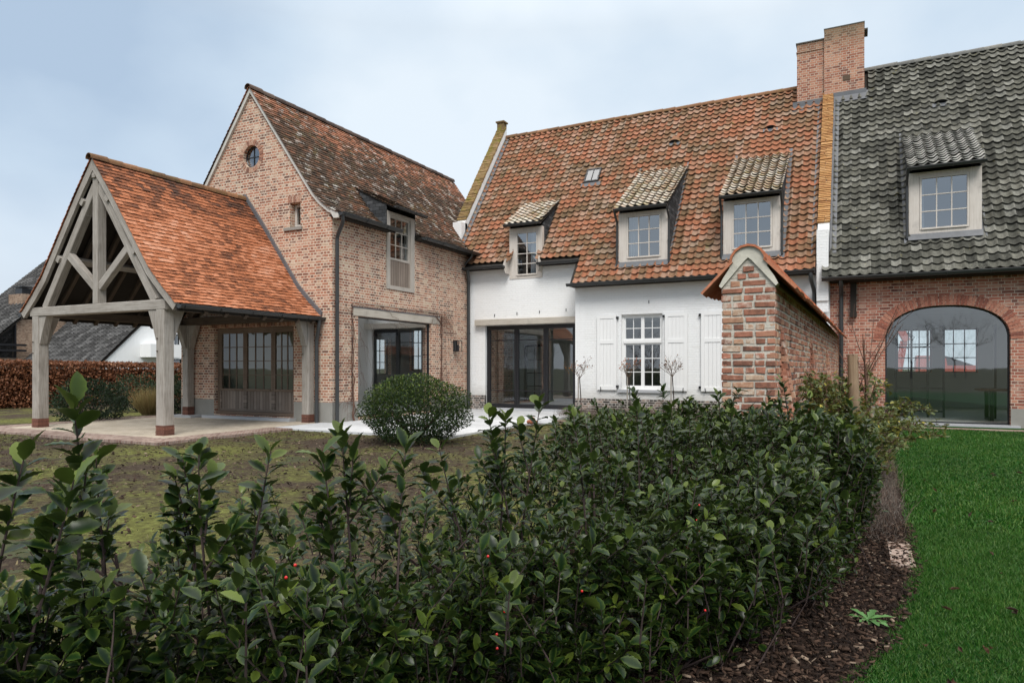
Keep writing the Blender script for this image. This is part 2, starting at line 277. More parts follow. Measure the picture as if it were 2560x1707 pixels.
M['ornamental'] = leaf_mat('straw grass blade', (0.18, 0.12, 0.05), (0.42, 0.31, 0.14), (0.4, 0.3, 0.14), (0.15, 0.16, 0.05), 0.6, 0.2, 0.25)
M['grass'] = leaf_mat('lawn blade', (0.006, 0.038, 0.004), (0.030, 0.135, 0.012), (0.025, 0.11, 0.010), (0.16, 0.22, 0.05), 0.45, 0.25, 0.25)
M['chips'] = leaf_mat('bark chip', (0.010, 0.0065, 0.005), (0.085, 0.052, 0.036), (0.05, 0.03, 0.022), (0.27, 0.205, 0.15), 0.85, 0.15, 0)
M['fallen'] = leaf_mat('brown fallen leaf', (0.018, 0.012, 0.009), (0.085, 0.046, 0.03), (0.05, 0.03, 0.02), (0.25, 0.12, 0.05), 0.7, 0.2, 0.1)
M['weed'] = leaf_mat('fresh green weed', (0.07, 0.17, 0.05), (0.12, 0.26, 0.08), (0.12, 0.25, 0.08), (0.13, 0.26, 0.08), 0.5, 0.3, 0.2)
M['moss_tuft'] = leaf_mat('moss and low weed', (0.05, 0.06, 0.018), (0.15, 0.20, 0.05), (0.15, 0.2, 0.05), (0.2, 0.16, 0.09), 0.8, 0.1, 0.15)
# ---------------------------------------------------------------- mesh helpers
class MB:
    """Collects polygons in world metres; build() links them as ONE mesh object."""
    def __init__(s): s.v = []; s.f = []; s.uv = {}; s.rnd = {}; s.sm = False; s.cuts = []
    def add(s, vs, fs, uvs=None, rnd=None, grime=()):
        o = len(s.v); s.v += [tuple(p) for p in vs]; s.cuts.append((o, len(s.f)))
        for i, f in enumerate(fs):
            if uvs: s.uv[len(s.f)] = uvs[i]
            if rnd is not None: s.rnd[len(s.f)] = (-.55, 0) if i in grime else rnd  # tile lips coloured dark, painting in the shadow gap between rows
            s.f.append(tuple(o+k for k in f))
        return s
    def box(s, a, b, rnd=None):
        (x0, y0, z0), (x1, y1, z1) = a, b
        vs = [(x0, y0, z0), (x1, y0, z0), (x1, y1, z0), (x0, y1, z0), (x0, y0, z1), (x1, y0, z1), (x1, y1, z1), (x0, y1, z1)]
        return s.add(vs, [(0, 3, 2, 1), (4, 5, 6, 7), (0, 1, 5, 4), (1, 2, 6, 5), (2, 3, 7, 6), (3, 0, 4, 7)], rnd=rnd)
    def fbox(s, fr, u, v, w):     # box in a frame
        ps = [fr.p(a, b, c) for c in w for b in v for a in u]
        return s.add(ps, [(0, 2, 3, 1), (4, 5, 7, 6), (0, 1, 5, 4), (1, 3, 7, 5), (3, 2, 6, 7), (2, 0, 4, 6)])
    def beam(s, p, q, w, h, up=(0, 0, 1), off=None):
        """squared timber from p to q: w across, h along up; uv runs lengthwise; corners a little chamfered"""
        p, q = Vector(p), Vector(q); d = q-p; L = d.length; d.normalize()
        x = d.cross(Vector(up)); x.normalize(); y = x.cross(d)
        c = min(w, h)*0.06; r0 = random.random()*9 if off is None else off
        pr = [(-w/2+c, -h/2), (w/2-c, -h/2), (w/2, -h/2+c), (w/2, h/2-c), (w/2-c, h/2), (-w/2+c, h/2), (-w/2, h/2-c), (-w/2, -h/2+c)]
        vs = [P+x*a+y*b for P in (p, q) for a, b in pr]; fs = []; uvs = []; acc = 0
        for i in range(8):
            j = (i+1) % 8; l = math.dist(pr[i], pr[j])
            fs.append((i, j, 8+j, 8+i)); uvs.append([(r0, acc+r0), (r0, acc+l+r0), (r0+L, acc+l+r0), (r0+L, acc+r0)]); acc += l
        fs.append(tuple(range(7, -1, -1))); uvs.append([(pr[k][0], pr[k][1]+r0) for k in range(7, -1, -1)])
        fs.append(tuple(range(8, 16))); uvs.append([(pr[k][0], pr[k][1]+r0) for k in range(8)])
        return s.add(vs, fs, uvs)
    def tube(s, pts, rad, n=8, cap=True):
        pts = [Vector(p) for p in pts]; m = len(pts)
        if not hasattr(rad, '__len__'): rad = [rad]*m
        ref = Vector((0.31, 0.17, 0.93)); vs = []
        for i, p in enumerate(pts):
            t = (pts[min(i+1, m-1)]-pts[max(i-1, 0)]).normalized()
            x = t.cross(ref)
            if x.length < 0.1: x = t.cross(Vector((1, 0, 0)))
            x.normalize(); y = t.cross(x)
            vs += [p+(x*math.cos(a)+y*math.sin(a))*rad[i] for a in [2*math.pi*k/n for k in range(n)]]
        fs = [(i*n+k, i*n+(k+1) % n, (i+1)*n+(k+1) % n, (i+1)*n+k) for i in range(m-1) for k in range(n)]
        if cap: fs += [tuple(range(n-1, -1, -1)), tuple((m-1)*n+k for k in range(n))]
        s.sm = True
        return s.add(vs, fs)
    def prism(s, poly, fr, w0, w1, holes=()):
        """a flat outline with holes (u,v) given thickness between w0 and w1 (outer face at w1)"""
        loops = [list(poly)]+[list(h) for h in holes]
        tris = tessellate_polygon([[Vector((u, v, 0)) for u, v in l] for l in loops])
        flat = [p for l in loops for p in l]; n = len(flat)
        vs = [fr.p(u, v, w1) for u, v in flat]+[fr.p(u, v, w0) for u, v in flat]; fs = []
        nrm = fr.N
        for t in tris:
            a, b, c = [Vector(vs[i]) for i in t]
            if (b-a).cross(c-a).dot(nrm) < 0: t = (t[0], t[2], t[1])
            fs.append(tuple(t)); fs.append(tuple(n+i for i in reversed(t)))
        o = 0
        for l in loops:
            k = len(l); area = sum(l[i][0]*l[(i+1) % k][1]-l[(i+1) % k][0]*l[i][1] for i in range(k))
            ccw = (area > 0) == (o == 0)
            for i in range(k):
                j = (i+1) % k; a, b = o+i, o+j
                fs.append((a, n+a, n+b, b) if ccw else (a, b, n+b, n+a))
            o += k
        return s.add(vs, fs)
    def each(s, name, m, parent):
        """every collected piece an object of its own"""
        cs = s.cuts+[(len(s.v), len(s.f))]
        for (v0, f0), (v1, f1) in zip(cs, cs[1:]):
            q = MB(); q.add(s.v[v0:v1], [tuple(k-v0 for k in f) for f in s.f[f0:f1]])
            q.uv = {k-f0: u for k, u in s.uv.items() if f0 <= k < f1}; q.build(name, m, parent)
    def build(s, name, m, parent=None, loc=None, smooth=None):
        me = bpy.data.meshes.new(name); org = Vector((0, 0, 0))
        root = parent
        while root is not None and root.parent is not None: root = root.parent
        if root is not None and not root.get('local'): org = Vector(root['org'])
        if loc is not None: org = Vector(loc)
        me.from_pydata([tuple(Vector(p)-org) for p in s.v], [], s.f); me.materials.append(m)
        uvl = me.uv_layers.new(name='UVMap')
        data = np.zeros(len(me.loops)*2, 'f')
        for p in me.polygons:
            us = s.uv.get(p.index)
            if us is None:
                n = p.normal; vs = [s.v[k] for k in p.vertices]
                if abs(n.z) > 0.8: us = [(v[0], v[1]) for v in vs]
                elif abs(n.x) > abs(n.y): us = [(v[1], v[2]) for v in vs]
                else: us = [(v[0], v[2]) for v in vs]
            for k, li in enumerate(p.loop_indices): data[2*li], data[2*li+1] = us[k]
        uvl.data.foreach_set('uv', data)
        if s.rnd:
            a = me.attributes.new('rnd', 'FLOAT', 'FACE'); b = me.attributes.new('rnd2', 'FLOAT', 'FACE')
            n = len(me.polygons); x = np.zeros(n, 'f'); y = np.zeros(n, 'f')
            for k, (r1, r2) in s.rnd.items(): x[k] = r1; y[k] = r2
            a.data.foreach_set('value', x); b.data.foreach_set('value', y)
        if s.sm if smooth is None else smooth: me.polygons.foreach_set('use_smooth', [True]*len(me.polygons))
        if s.sm or smooth: me.set_sharp_from_angle(angle=R(40))
        o = bpy.data.objects.new(name, me); COL.objects.link(o)
        if parent is not None: o.parent = parent
        elif loc is not None: o.location = loc
        return o
class Fr:
    def __init__(s, O, U, N): s.O, s.U, s.N = Vector(O), Vector(U), Vector(N)
    def p(s, u, v, w=0): return s.O+s.U*u+Vector((0, 0, v))+s.N*w
def tag(o, label=None, cat=None, group=None, kind=None):
    if label: o['label'] = label
    if cat: o['category'] = cat
    if group: o['group'] = group
    if kind: o['kind'] = kind
    return o
def thing(name, label, cat, loc, group=None, rz=0, local=False):
    o = bpy.data.objects.new(name, None); COL.objects.link(o); o.location = loc; o.rotation_euler = (0, 0, rz); o['org'] = tuple(loc)
    if local: o['local'] = 1
    o.empty_display_size = 0.2
    return tag(o, label, cat, group)
def single(o, label, cat, group=None):
    return tag(o, label, cat, group)
def copy_tree(o, parent=None):
    c = o.copy(); COL.objects.link(c)
    if parent: c.parent = parent
    for ch in list(o.children): copy_tree(ch, c)
    return c
def np_mesh(name, V, F, m, parent=None, attrs=None, smooth=False, loc=(0, 0, 0)):
    """fast mesh from arrays: F is (n,k) of indices"""
    me = bpy.data.meshes.new(name); V = np.asarray(V, 'f'); F = np.asarray(F, 'i'); n, k = F.shape
    org = np.array(loc, 'f')
    if parent is not None:
        root = parent
        while root.parent is not None: root = root.parent
        if not root.get('local'): org = np.array(root['org'], 'f')
    V = V-org
    me.vertices.add(len(V)); me.vertices.foreach_set('co', V.ravel())
    me.loops.add(n*k); me.loops.foreach_set('vertex_index', F.ravel())
    me.polygons.add(n); me.polygons.foreach_set('loop_start', np.arange(0, n*k, k, dtype='i')); me.polygons.foreach_set('loop_total', np.full(n, k, 'i'))
    if smooth: me.polygons.foreach_set('use_smooth', np.ones(n, bool))
    me.update(calc_edges=True); me.materials.append(m)
    for a, val in (attrs or {}).items():
        at = me.attributes.new(a, 'FLOAT', 'POINT'); at.data.foreach_set('value', np.asarray(val, 'f'))
    o = bpy.data.objects.new(name, me); COL.objects.link(o)
    if parent is not None: o.parent = parent
    else: o.location = loc
    return o
def frames(d, roll):
    """rotation matrices whose Y axis is d (n,3), turned about it by roll (n,); Z is the leaf's upper side"""
    d = d/np.linalg.norm(d, axis=1, keepdims=True)
    ref = np.tile(np.array([0, 0, 1.0]), (len(d), 1)); bad = np.abs(d[:, 2]) > 0.98; ref[bad] = (1, 0, 0)
    x = np.cross(d, ref); x /= np.linalg.norm(x, axis=1, keepdims=True); z = np.cross(x, d)
    c, s = np.cos(roll)[:, None], np.sin(roll)[:, None]
    x2 = x*c+z*s; z2 = -x*s+z*c
    return np.stack([x2, d, z2], axis=2)
def scatter(tv, tf, pos, mats, size, name, m, parent=None, rnd=None, edge=None, tip=None, smooth=True, loc=(0, 0, 0), wid=None):
    tv = np.asarray(tv, 'f'); tf = np.asarray(tf, 'i'); n, k = len(pos), len(tv)
    T = np.repeat(tv[None], n, 0)*np.asarray(size)[:, None, None]
    if wid is not None: T[:, :, 0] *= wid[:, None]
    V = np.einsum('nij,nkj->nki', mats, T)+np.asarray(pos)[:, None, :]
    F = (tf[None]+(np.arange(n)*k)[:, None, None]).reshape(-1, tf.shape[1])
    rnd = RNG.random(n) if rnd is None else rnd
    tip = np.zeros(n) if tip is None else tip
    e = np.zeros(k) if edge is None else np.asarray(edge)
    at = dict(rnd=np.repeat(rnd, k), tip=np.repeat(tip, k), edge=np.tile(e, n))
    return np_mesh(name, V.reshape(-1, 3), F, m, parent, at, smooth, loc)
def leaf_template(rows, curl=0.18, fold=0.22, three=True):
    """rows: (t, halfwidth, lift). margin and midrib give quads across"""
    v = []; e = []; f = []
    for t, h, l in rows:
        z = -curl*t*t
        v += [(-h, t, z+fold*h+l), (0, t, z), (h, t, z+fold*h+l)]; e += [0.8, 0, 0.8]
    for i in range(len(rows)-1):
        a = 3*i; f += [(a, a+1, a+4, a+3), (a+1, a+2, a+5, a+4)]
    return np.array(v), np.array(f), np.array(e)
HOLLY = leaf_template([(0, .02, 0), (.12, .13, 0), (.28, .235, .02), (.36, .225, 0), (.50, .30, .025), (.58, .265, 0), (.72, .26, .025), (.80, .20, 0), (.90, .14, .01), (1.02, .004, -.02)])
HOLLY2 = leaf_template([(0, .02, 0), (.25, .24, .03), (.5, .27, .01), (.75, .2, .03), (1.0, .01, 0)])
OVAL = leaf_template([(0, .02, 0), (.3, .24, .0), (.7, .22, .0), (1.0, .02, 0)])
BLADE = (np.array([(-.5, 0, 0), (.5, 0, 0), (.4, .55, 0.02), (-.4, .55, 0.02), (.02, 1, .16), (-.02, 1, .16)]), np.array([(0, 1, 2, 3), (3, 2, 4, 5)]))

# ---------------------------------------------------------------- roof helpers
def prof_at(prof, s):
    """prof: polyline of (h, z) from the eave up; returns point and unit tangent at arc length s"""
    acc = 0
    for (a, b) in zip(prof, prof[1:]):
        l = math.dist(a, b)
        if s <= acc+l or b is prof[-1]:
            t = (s-acc)/l; return (a[0]+(b[0]-a[0])*t, a[1]+(b[1]-a[1])*t), ((b[0]-a[0])/l, (b[1]-a[1])/l)
        acc += l
def prof_len(prof): return sum(math.dist(a, b) for a, b in zip(prof, prof[1:]))
PAN = [(0.0, .034), (.09, .020), (.22, .005), (.40, -.006), (.56, -.002), (.70, .016), (.82, .042), (.92, .050), (1.03, .036)]
def tiles(mb, O, U, H, prof, L, w, ex, style, mask=None, jit=1.0, edge=True):
    """O: origin at eave line start; U: along the eave; H: horizontally inwards; prof in (h,z) absolute z"""
    O, U, H = Vector(O), Vector(U), Vector(H); Z = Vector((0, 0, 1)); T = prof_len(prof)
    rows = int(round(T/ex)); ex = T/rows; cols = int(round(L/w)); w = L/cols
    for r in range(rows):
        for c in range(cols):
            sh = (0.5*w if (style == 'plain' and r % 2) else 0)
            u0 = c*w+sh; s0 = r*ex+random.gauss(0, .004)*jit; wd = w
            if u0+w > L+1e-6: wd = L-u0
            uc = u0+wd/2
            (h, z), tg = prof_at(prof, max(0, min(T, s0)))
            if mask and not mask(uc, h, z): continue
            if style == 'plain' and r % 2 and c == 0:
                pass
            s1 = min(s0+ex*1.25, T+.01); (h1, z1), _ = prof_at(prof, s1)
            t = Vector((0, 0, 0))+H*(h1-h)+Z*(z1-z); t.normalize(); n = -H*t.z+Z*(t.dot(H)); 
            P0 = O+H*h+Vector((0, 0, z)); P1 = O+H*h1+Vector((0, 0, z1))
            rn = (random.random(), random.random())
            if style == 'plain':
                segs = [(u0, wd)]
                if r % 2 and c == 0: segs.append((0, sh))
                for (ua, wa) in segs:
                    k = random.gauss(0, .003)*jit; th = .011; lf = .021+k; g = .0025; rr = (random.random(), random.random())
                    kk = random.gauss(0, .003)*jit
                    a = P0+U*(ua+g)+n*(lf+kk); b = P0+U*(ua+wa-g)+n*(lf-kk); d = P1+U*(ua+wa-g)+n*.002; e = P1+U*(ua+g)+n*.002
                    vs = [a, b, d, e, a-n*th, b-n*th, d-n*th, e-n*th]
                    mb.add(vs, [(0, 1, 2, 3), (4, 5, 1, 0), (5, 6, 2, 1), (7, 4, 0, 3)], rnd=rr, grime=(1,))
            else:
                k = random.gauss(0, .004)*jit; tw = random.gauss(0, .004)*jit; th = .012; vs = []; ns = len(PAN); sj = random.gauss(0, .004)*jit
                for row in range(3):
                    P, lift = (P0, .048) if row < 2 else (P1, -.004)
                    for (q, y) in PAN:
                        vs.append(P+U*(u0+q*wd)+n*(y*wd/.205+lift+k+tw*(q-.5)-(th if row == 0 else 0))-(t*sj if row < 2 else t*0))
                fs = [(i, i+1, ns+i+1, ns+i) for i in range(ns-1)]+[(ns+i, ns+i+1, 2*ns+i+1, 2*ns+i) for i in range(ns-1)]
                fs += [(ns-1, 2*ns-1, 3*ns-1)][:0]
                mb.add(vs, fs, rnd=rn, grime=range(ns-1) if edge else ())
def prof_above(prof, h0):
    out = []
    for a, b in zip(prof, prof[1:]):
        if b[0] <= h0: continue
        if a[0] < h0: a = (h0, a[1]+(b[1]-a[1])*(h0-a[0])/(b[0]-a[0]))
        if not out: out.append(a)
        out.append(b)
    return out
def deck(mb, O, U, H, prof, L, drop=.03, th=.05):
    O, U, H = Vector(O), Vector(U), Vector(H)
    for (a, b) in zip(prof, prof[1:]):
        ps = []
        for (h, z) in (a, b):
            for u in (0, L):
                for dz in (-drop, -drop-th): ps.append(O+U*u+H*h+Vector((0, 0, z+dz)))
        mb.add(ps, [(0, 2, 6, 4), (1, 5, 7, 3), (0, 1, 3, 2), (4, 6, 7, 5), (0, 4, 5, 1), (2, 3, 7, 6)])
def ridge_caps(mb, p, q, r=.11, step=.38, flat=1.0):
    p, q = Vector(p), Vector(q); d = q-p; L = d.length; d.normalize(); n = max(1, round(L/step)); step = L/n
    x = d.cross(Vector((0, 0, 1))).normalized()
    for i in range(n):
        rr = (random.random(), random.random()); vs = []; k = random.gauss(0, .004)
        for j, (t, ra) in enumerate(((i*step-.02, r*.93), ((i+1)*step+.015, r*1.05))):
            for inn in (0, .015):
                for a in range(9):
                    an = math.pi*(a/8)*1.15-math.pi*.075
                    vs.append(p+d*t+x*math.cos(an)*(ra-inn)+Vector((0, 0, math.sin(an)*(ra-inn)*flat+k-.03)))
        fs = []
        for a in range(8): fs += [(a, 18+a, 19+a, a+1), (9+a, 10+a, 28+a, 27+a), (a, a+1, 10+a, 9+a), (18+a, 27+a, 28+a, 19+a)]
        mb.add(vs, fs, rnd=rr)
    mb.sm = True
def gutter(name, p, q, parent, r=.075, m=None):
    mb = MB(); p, q = Vector(p), Vector(q); d = (q-p).normalized(); x = d.cross(Vector((0, 0, 1))).normalized(); n = 10; vs = []
    for P in (p, q):
        for rr in (r, r-.008):
            for a in range(n+1):
                an = math.pi+math.pi*a/n; vs.append(P+x*math.cos(an)*rr+Vector((0, 0, math.sin(an)*rr)))
    k = n+1; fs = []
    for a in range(n): fs += [(a, a+1, 2*k+a+1, 2*k+a), (k+a, 3*k+a, 3*k+a+1, k+a+1)]
    fs += [(0, 2*k, 3*k, k), (n, k+n, 3*k+n, 2*k+n)]
    fs += [tuple(range(n, -1, -1)), tuple(2*k+a for a in range(k))]
    mb.add(vs, fs); L = (q-p).length
    for i in range(int(L/.8)+1):     # brackets and rolled front lip
        P = p+d*min(L-.02, i*.8+.1)
        ring = [P+x*math.cos(math.pi+math.pi*a/8)*(r+.006)+Vector((0, 0, math.sin(math.pi+math.pi*a/8)*(r+.006))) for a in range(9)]
        mb.tube(ring, .008, 5)
    for s in (-1, 1): mb.tube([p+x*s*r, q+x*s*r], .011, 6)
    return mb.build(name, m or M['zinc'], parent)
def downpipe(pts, parent, r=.045, name='downpipe', collars=(0.35, 0.7)):
    mb = MB(); P = [Vector(p) for p in pts]; out = [P[0]]
    for a, b, c in zip(P, P[1:], P[2:]):      # rounded elbows
        d1 = min(.09, (b-a).length*.45); d2 = min(.09, (c-b).length*.45); s = b+(a-b).normalized()*d1; e = b+(c-b).normalized()*d2
        for t in (0, .33, .67, 1): out.append(s*(1-t)**2+b*2*t*(1-t)+e*t*t)
    out.append(P[-1]); mb.tube(out, r, 12)
    a, b = P[-2], P[-1]
    for t in collars:
        q = a+(b-a)*t; d = (b-a).normalized(); mb.tube([q-d*.03, q+d*.03], r+.008, 12)
    return mb.build(name, M['zinc'], parent)
def rect(u0, u1, v0, v1): return [(u0, v0), (u1, v0), (u1, v1), (u0, v1)]
def window(fr, u0, u1, v0, v1, nx, ny, parent, mat, w=0.0, fw=.05, bar=.022, depth=.06, glass='glass', name='window', mull=None, pane='pane'):
    """timber or steel window: frame and glazing bars as one part, its glass as a sub-part"""
    mb = MB(); z = (w-depth, w)
    mb.fbox(fr, (u0, u0+fw), (v0, v1), z); mb.fbox(fr, (u1-fw, u1), (v0, v1), z)
    mb.fbox(fr, (u0+fw, u1-fw), (v0, v0+fw), (z[0], z[1]+.012)); mb.fbox(fr, (u0+fw, u1-fw), (v1-fw, v1), z)
    a0, a1, b0, b1 = u0+fw, u1-fw, v0+fw, v1-fw
    for i in range(1, nx):
        c = a0+(a1-a0)*i/nx; mb.fbox(fr, (c-bar/2, c+bar/2), (b0, b1), (w-depth*.75, w-.014))
    for j in range(1, ny):
        c = b0+(b1-b0)*j/ny; mb.fbox(fr, (a0, a1), (c-bar/2, c+bar/2), (w-depth*.7, w-.017))
    o = mb.build(name, mat, parent)
    g = MB(); g.add([fr.p(a0, b0, w-depth*.5), fr.p(a1, b0, w-depth*.5), fr.p(a1, b1, w-depth*.5), fr.p(a0, b1, w-depth*.5)], [(0, 1, 2, 3)])
    g.build(pane, M[glass], o)
    return o
# ---------------------------------------------------------------- single bricks (arches, pier, copings)
M['brick_single'] = tile_mat('hand made brick', [(0.08, (0.13, 0.07, 0.055)), (0.25, (0.29, 0.13, 0.085)), (0.5, (0.43, 0.185, 0.125)), (0.75, (0.44, 0.25, 0.16)), (0.95, (0.50, 0.40, 0.30))],
                         white=(0.745, 0.7, (0.60, 0.55, 0.47)), spread=0.75, big=2.0)
M['brick_single_wing'] = tile_mat('rubbed arch brick', [(0.08, (0.17, 0.09, 0.07)), (0.4, (0.40, 0.20, 0.135)), (0.9, (0.50, 0.34, 0.25))], white=(0.78, 0.6, (0.55, 0.5, 0.42)), spread=0.8)
M['brick_single_barn'] = tile_mat('barn arch brick', [(0.08, (0.20, 0.08, 0.06)), (0.4, (0.37, 0.14, 0.095)), (0.9, (0.47, 0.23, 0.16))], white=(0.95, 0.5, (0.55, 0.45, 0.36)), spread=0.8)
def voussoirs(mb, fr, path, depth, bw, w0, w1):
    """upright bricks along an outline (list of (u,v)), standing off it by depth"""
    acc = [0]
    for a, b in zip(path, path[1:]): acc.append(acc[-1]+math.dist(a, b))
    n = round(acc[-1]/bw)
    def at(s):
        s = max(0, min(acc[-1]-1e-6, s))
        for i in range(len(acc)-1):
            if s <= acc[i+1]:
                t = (s-acc[i])/(acc[i+1]-acc[i]); a, b = path[i], path[i+1]
                d = (b[0]-a[0], b[1]-a[1]); l = math.hypot(*d); return (a[0]+d[0]*t, a[1]+d[1]*t), (-d[1]/l, d[0]/l)
    for k in range(n):
        g = .11
        (p, np_), (q, nq) = at((k+g)/n*acc[-1]), at((k+1-g)/n*acc[-1])
        dd = depth*random.uniform(.97, 1.02); w = w1+random.uniform(-.002, .003)
        o = [(p[0]+np_[0]*.004, p[1]+np_[1]*.004), (q[0]+nq[0]*.004, q[1]+nq[1]*.004), (q[0]+nq[0]*dd, q[1]+nq[1]*dd), (p[0]+np_[0]*dd, p[1]+np_[1]*dd)]
        vs = [fr.p(u, v, w) for u, v in o]+[fr.p(u, v, w0) for u, v in o]
        mb.add(vs, [(0, 1, 2, 3), (1, 0, 4, 5), (2, 1, 5, 6), (3, 2, 6, 7), (0, 3, 7, 4)], rnd=(random.random(), random.random()))
def bricks_box(mb, x0, x1, z0, z1, fr, bw, bh, gap, w0, w1, clip=None, rough=.0028):
    """one wall face laid brick by brick"""
    nr = round((z1-z0)/bh); bh = (z1-z0)/nr
    for r in range(nr):
        lo, hi = (x0, x1) if clip is None else clip(z0+(r+.5)*bh)
        if hi-lo < .05: continue
        u = lo; hd = (r % 2 == 1); first = True
        while u < hi-.01:
            l = bw*(.5 if (hd or (first and r % 4 == 0)) else 1)*random.uniform(.93, 1.07); first = False
            if random.random() < .12: hd = not hd
            if hi-(u+l) < bw*.3: l = hi-u
            e = [random.gauss(0, .0025) for _ in range(10)]; w = w1+random.gauss(0, rough); g = gap/2+random.uniform(-.002, .003); zb = z0+r*bh
            a = [(u+g+e[0], zb+g+e[1]), (u+l-g+e[2], zb+g+e[3]), (u+l-g+e[4], zb+bh-g+e[5]), (u+g+e[6], zb+bh-g+e[7])]; c = .0035
            ins = [(a[0][0]+c, a[0][1]+c), (a[1][0]-c, a[1][1]+c), (a[2][0]-c, a[2][1]-c), (a[3][0]+c, a[3][1]-c)]
            vs = [fr.p(p, q, w+random.gauss(0, .0015)) for p, q in ins]+[fr.p(p, q, w-.005) for p, q in a]+[fr.p(p, q, w0) for p, q in a]
            fs = [(0, 1, 2, 3)]+[(4+i, 4+(i+1) % 4, (i+1) % 4, i) for i in range(4)]+[(8+i, 8+(i+1) % 4, 4+(i+1) % 4, 4+i) for i in range(4)]
            mb.add(vs, fs, rnd=(random.random(), random.random())); u += l
def coping_run(mb, x0, x1, p, q, course, th, split=True, over=.012):
    """bricks laid across a sloping wall top from p=(y,z) to q"""
    L = math.dist(p, q); n = int(L/course); d = ((q[0]-p[0])/L, (q[1]-p[1])/L); nn = (-d[1], d[0])
    for k in range(n):
        s0, s1 = k*course+.004, (k+1)*course-.004; t = th+random.gauss(0, .004); xs = [x0-over, x1+over]
        if split and random.random() < .5: m = x0+(x1-x0)*random.uniform(.35, .65); xs = [x0-over, m-.004, m+.004, x1+over]
        for a, b in zip(xs[::2], xs[1::2]):
            tip = .012; j = random.gauss(0, .004)
            ps = []
            for x in (a+j, b+j):
                for s, h in ((s0, 0), (s0, t+tip), (s1, t-.004), (s1, 0)): ps.append((x, p[0]+d[0]*s+nn[0]*h, p[1]+d[1]*s+nn[1]*h))
            mb.add(ps, [(0, 1, 2, 3), (7, 6, 5, 4), (0, 4, 5, 1), (1, 5, 6, 2), (2, 6, 7, 3), (3, 7, 4, 0)], rnd=(random.random(), random.random()))

# ================================================================ the gabled brick wing
wing = thing('brick_house', 'tall gabled wing of mixed red and tan brick with brown tiles and round gable window', 'house', (-10.89, 12.41, 0))
XW, XL, XR, YG, YB = -10.89, -16.05, -13.47, 12.41, 21.8
wprof = [(0, 4.87), (.30, 5.0), (.55, 5.19), (.78, 5.42), (2.85, 8.28)]
def wz(x):  # roof height over the wing
    h = 2.85-abs(x-XR)
    for a, b in zip(wprof, wprof[1:]):
        if h <= b[0]: return a[1]+(b[1]-a[1])*(h-a[0])/(b[0]-a[0])
    return 8.28
FG = Fr((0, YG, 0), (1, 0, 0), (0, -1, 0)); FS = Fr((XW, 0, 0), (0, 1, 0), (1, 0, 0))
gx = [XL, -15.54, -15.3, XR, -11.64, -11.4, XW]
outline = [(XL, 0), (XW, 0)]+[(x, wz(x)-.05) for x in reversed(gx)]
circ = [(-13.48+.275*math.cos(a), 6.565+.275*math.sin(a)) for a in [2*math.pi*k/32 for k in range(32)]]
mb = MB()
mb.prism(outline, FG, -.3, 0, [circ, rect(-12.2, -11.86, 4.67, 5.26), rect(-14.8, -12.08, .12, 2.32)])
mb.prism([(12.71, 0), (21.5, 0), (21.5, 4.92), (15.70, 4.92), (15.70, 3.35), (14.46, 3.35), (14.46, 4.92), (12.71, 4.92)], FS, -.3, 0, [rect(13.34, 16.57, .1, 2.57)])
FB = Fr((0, YB, 0), (1, 0, 0), (0, 1, 0))
mb.prism(outline, FB, -.3, 0, [rect(-15.1, -14.55, 1.2, 2.8)])
FL = Fr((XL, 0, 0), (0, 1, 0), (-1, 0, 0))
mb.prism(rect(12.71, 21.5, 0, 4.92), FL, -.3, 0, [rect(20.3, 21.2, 1.05, 2.4), rect(16.6, 19.2, .5, 2.5)])  # far-side openings enlarged to bring more light into the room
mb.build('wall', M['brick_wing'], wing)
mb = MB()
for a, b in ((XL, -14.81), (-12.07, XW)): mb.fbox(FG, (a, b+(0 if b < -11 else .006)), (0, .5), (-.05, .006))
for a, b in ((12.41, 13.335), (16.58, 18.7)): mb.fbox(FS, (a, b), (0, .47 if a > 13 else .5), (-.05, .006))
mb.each('plinth', M['concrete'], wing)
mb = MB(); voussoirs(mb, FG, [(-12.02, 2.325), (-14.95, 2.325)][::-1], .2, .066, -.05, .008); o = mb.build('brick_lintel', M['brick_single_wing'], wing)
mb = MB(); voussoirs(mb, FG, [(-11.83, 5.265), (-12.26, 5.265)][::-1], .17, .062, -.05, .007); mb.build('brick_lintel', M['brick_single_wing'], wing)
mb = MB(); voussoirs(mb, FG, [(-13.48-.278*math.cos(a), 6.565+.278*math.sin(a)) for a in [2*math.pi*k/48 for k in range(49)]], .13, .062, -.05, .008); mb.build('brick_ring', M['brick_single_wing'], wing)
# round window
mb = MB(); pts = [FG.p(-13.48+.262*math.cos(a), 6.565+.262*math.sin(a), -.1) for a in [2*math.pi*k/32 for k in range(33)]]
mb.tube(pts, .02, 6); mb.fbox(FG, (-13.492, -13.468), (6.30, 6.83), (-.115, -.085)); mb.fbox(FG, (-13.745, -13.215), (6.553, 6.577), (-.113, -.087))
rw = mb.build('round_window', M['black_steel'], wing)
g = MB(); g.add([FG.p(-13.48+.26*math.cos(a), 6.565+.26*math.sin(a), -.1) for a in [2*math.pi*k/32 for k in range(32)]], [tuple(range(32))]); g.build('pane', M['glass_sky'], rw)
window(FG, -12.19, -11.87, 4.70, 5.25, 1, 1, wing, M['oak_frame'], -.16, .06, glass='glass')
mb = MB(); mb.fbox(FG, (-12.36, -11.80), (4.60, 4.67), (-.2, .05)); mb.build('window_sill', M['concrete'], wing)
